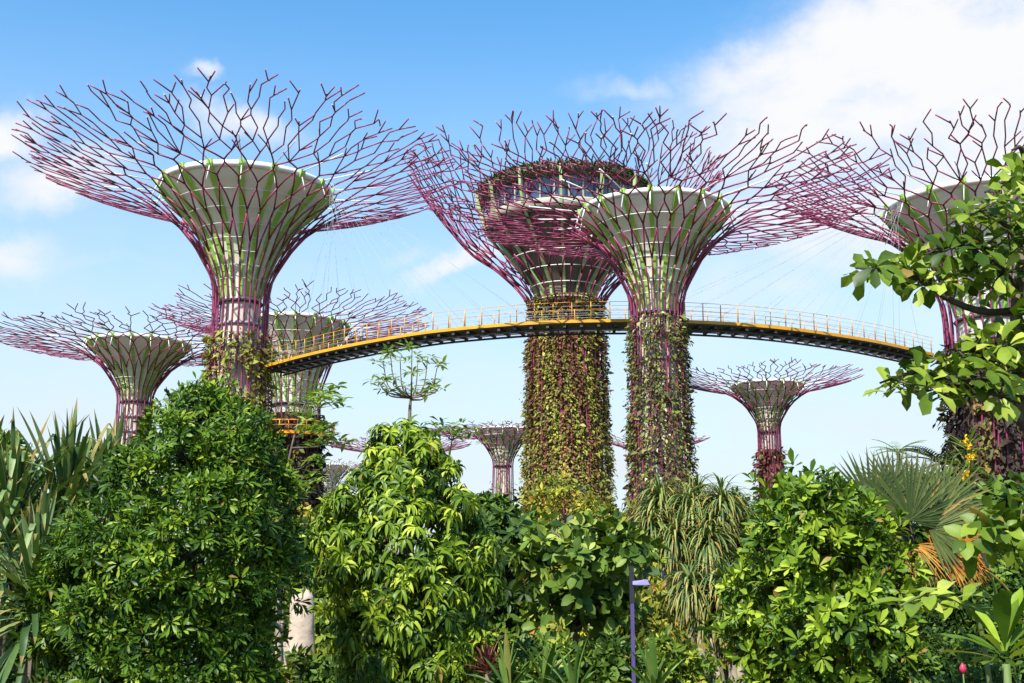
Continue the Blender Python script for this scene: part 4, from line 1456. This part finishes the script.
for i, (u, hw, vt, Y, ml, Lp, Wp, lab) in enumerate(SH):
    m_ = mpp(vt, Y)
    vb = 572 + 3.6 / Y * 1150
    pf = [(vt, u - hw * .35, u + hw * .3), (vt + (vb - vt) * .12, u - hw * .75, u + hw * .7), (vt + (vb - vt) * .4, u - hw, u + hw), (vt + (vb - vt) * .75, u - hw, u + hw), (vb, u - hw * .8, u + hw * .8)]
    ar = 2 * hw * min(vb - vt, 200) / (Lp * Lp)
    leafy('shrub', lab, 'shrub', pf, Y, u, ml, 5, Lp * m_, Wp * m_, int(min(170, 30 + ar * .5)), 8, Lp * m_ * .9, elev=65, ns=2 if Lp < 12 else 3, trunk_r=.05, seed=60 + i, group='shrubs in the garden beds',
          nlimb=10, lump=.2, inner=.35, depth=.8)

# spiky plants along the bottom
for i, (u, v, Y, n, L, W, ml, lab) in enumerate([
    (508, 700, 15, 26, .75, .075, 'bigspike', 'spiky strap leaved plant at the bottom edge under the pale slender trunk'),
    (545, 694, 15.5, 26, .72, .07, 'bigspike', 'upright spiky plant at the bottom edge left of the lamp post'),
    (574, 704, 15, 22, .7, .07, 'bigspike', 'spiky plant at the bottom edge nearest the large leaved tree trunk'),
    (655, 700, 15.5, 26, .72, .075, 'bigspike', 'spiky plant at the bottom edge right of the lamp post'),
    (488, 674, 18, 40, .42, .045, 'red_leaf', 'dark red leaved plant at the bottom right of the conical tree')]):
    c = px(u, v, Y)
    o = np.array([c[0], Y, -.15])
    root = empty('spiky_plant', o, lab, 'plant', 'spiky plants along the bottom edge')
    mb = MB()
    tube(mb, [(c[0], Y, -.1), tuple(c)], (.07, .05), 6)
    mb.build('stem', M['bark'], root, o)
    mb = MB()
    rosette_mb(mb, c, n, L, W, 5, 84, .45, 0, 6, .35, spread=.05)
    mb.build('leaves', M[ml], root, o)

# red flower bud on a stalk, lower right
c = px(963, 671, 13)
o = np.array([c[0], 13, -.15])
root = empty('flower', o, 'single red bud on a thin stalk at the bottom right', 'flower')
mb = MB()
tube(mb, [(c[0] + .03, 13, -.1), tuple(c)], (.012, .008), 5)
mb.build('stalk', M['green_stem'], root, o)
mb = MB()
lathe(mb, [(.005, -.03), (.035, .0), (.04, .03), (.02, .07), (.003, .085)], 10, c=tuple(c))
mb.build('bud', M['stalk'], root, o)

# ------------------------------------------------------------------ garden furniture
# violet lamp post
LY = 17.2
b = px(632, 600, LY)
c = px(631, 566, LY)
o = np.array([b[0], LY, -.15])
root = empty('lamp_post', o, 'slim violet garden lamp post with a flat angled head', 'lamp post')
mb = MB()
zt = c[2]
zs = px(632, 603, LY)[2]
box(mb, (b[0], LY, zs / 2), (.052, .052, zs))
mb.build('post', M['purple'], root, o)
mb = MB()
box(mb, (b[0], LY, (zs + zt) / 2), (.066, .066, zt - zs - .005))
mb.build('upper_post', M['black'], root, o)
h = px(641, 583, LY)
mb = MB()
Vh = np.array([(-.13, -.10, -.025), (.12, -.10, -.025), (.12, .10, -.025), (-.13, .10, -.025), (-.13, -.08, .025), (.08, -.08, .05), (.08, .08, .05), (-.13, .08, .025)]) + h
mb.add(Vh, [[3, 2, 1, 0], [4, 5, 6, 7], [0, 1, 5, 4], [1, 2, 6, 5], [2, 3, 7, 6], [3, 0, 4, 7]], 0, .5, 0, False)
hd = mb.build('lamp_head', mat('pale_violet_paint', (0.22, 0.19, 0.5), (0.17, 0.14, 0.4), 2.0, .4), root, o)
mb = MB()
box(mb, h + np.array([.0, 0, -.03]), (.18, .15, .008))
mb.build('lens', M['white'], hd, o)
# small floodlight on a stake
c = px(624, 604, 22.3)
o = np.array([c[0], 22.3, -.15])
root = empty('floodlight', o, 'small grey floodlight half hidden in the leaves beside the lamp post', 'floodlight')
mb = MB()
tube(mb, [(c[0], 22.3, -.1), (c[0], 22.3, c[2] - .1)], .018, 6)
mb.build('stake', M['black'], root, o)
mb = MB()
ax = nz3(np.array([.5, -.6, .45]))
tube(mb, [c - ax * .12, c - ax * .1, c + ax * .06, c + ax * .12], (.05, .085, .095, .11), 12)
mb.build('housing', M['grey'], root, o)

# standing stone
Y = 52.0
o = np.array([px(300, 640, Y)[0], Y, -.15])
zt = px(302, 588, Y)[2]
mb = MB()
seg = 20
zz = np.concatenate([np.linspace(-.1, zt * .86, 22), zt * (1 - .14 * np.cos(np.linspace(.15, 1, 6) * np.pi / 2))])
V = []
for i, z in enumerate(zz):
    f = z / zt
    hw = (.66 - .20 * max(f, 0)) * (1.0 if f < .86 else math.sqrt(max(.02, 1 - ((f - .86) / .142) ** 2)))
    hw *= 1 + .035 * math.sin(f * 9 + 1)
    for a in np.arange(seg) * 2 * np.pi / seg:
        q = 1 + .05 * math.sin(3 * a + f * 4) + .03 * math.sin(7 * a - f * 13)
        V.append((o[0] + .08 * f + hw * q * math.cos(a), Y + hw * .75 * q * math.sin(a), z))
k = len(zz)
qd = [[i * seg + j, i * seg + (j + 1) % seg, (i + 1) * seg + (j + 1) % seg, (i + 1) * seg + j] for i in range(k - 1) for j in range(seg)]
mb.add(V, qd)
mb.Fs.append((np.array([list(range((k - 1) * seg, k * seg))]), np.array([0]), np.array([.5]), np.array([0.]), np.array([True])))
tag(mb.build('standing_stone', M['stone'], None, o, True), 'tall pale pinkish standing stone with a rounded top between the two leafy trees', 'stone')
# low pale slab beside it
c = px(276, 640, 54)
o = np.array([c[0], 54, -.15])
mb = MB()
for (dx, w, h0, dz) in ((-.5, 1.1, .62, 0), (.55, 1.2, .72, 0), (0, 2.5, .14, .74)):
    box(mb, (c[0] + dx, 54, h0 / 2 + dz), (w, .9, h0), .08)
tag(mb.build('stone_bench', M['stone'], None, o, True), 'low pale stone bench left of the standing stone', 'bench')
# ochre kiosk
Y = 66.0
c = px(308, 620, Y)
o = np.array([c[0], Y, -.15])
root = empty('garden_kiosk', o, 'low ochre garden kiosk with flat overhanging roof behind the standing stone', 'kiosk')
mb = MB()
box(mb, (c[0], Y, .75), (4.0, 2.6, 1.6))
mb.build('wall', M['drum'], root, o)
mb = MB()
box(mb, (c[0], Y - .2, 1.85), (5.2, 3.8, .58))
mb.build('roof', M['ochre'], root, o)
# staked young tree
Y = 25.0
c = px(279, 640, Y)
o = np.array([c[0], Y, -.15])
root = empty('staked_tree', o, 'young straight tree tied to slanting support stakes in front of the pale stone bench', 'tree')
mb = MB()
top = px(279, 575, Y)
tube(mb, catmull([(c[0], Y, -.1), (c[0] + .03, Y, 1.5), (c[0] - .02, Y, 3), tuple(top)], 12), np.linspace(.10, .06, 12), 8)
mb.build('trunk', M['bark_pale'], root, o)
for a in (.5, 2.6, 4.4):
    mb = MB()
    tube(mb, [(c[0] + .75 * math.cos(a), Y + .75 * math.sin(a), -.1), (c[0] - .08 * math.cos(a), Y - .08 * math.sin(a), 3.0)], .028, 6)
    mb.build('stake', M['bark_pale'], root, o)
mb = MB()
ring(mb, .115, 2.65, .03, 16, 6, c=(c[0], Y, 0))
mb.build('tie', M['black'], root, o)
mb = MB()
P = top + rng.normal(0, 1, (110, 3)) * np.array([.55, .55, .35]) + np.array([0, 0, .5])
whorls(mb, P, nz3(rng.normal(0, .5, (110, 3)) + np.array([0, -.2, .8])), 6, .24, .09, 70, None, 3, .5)
mb.build('crown', M['under_d'], root, o)
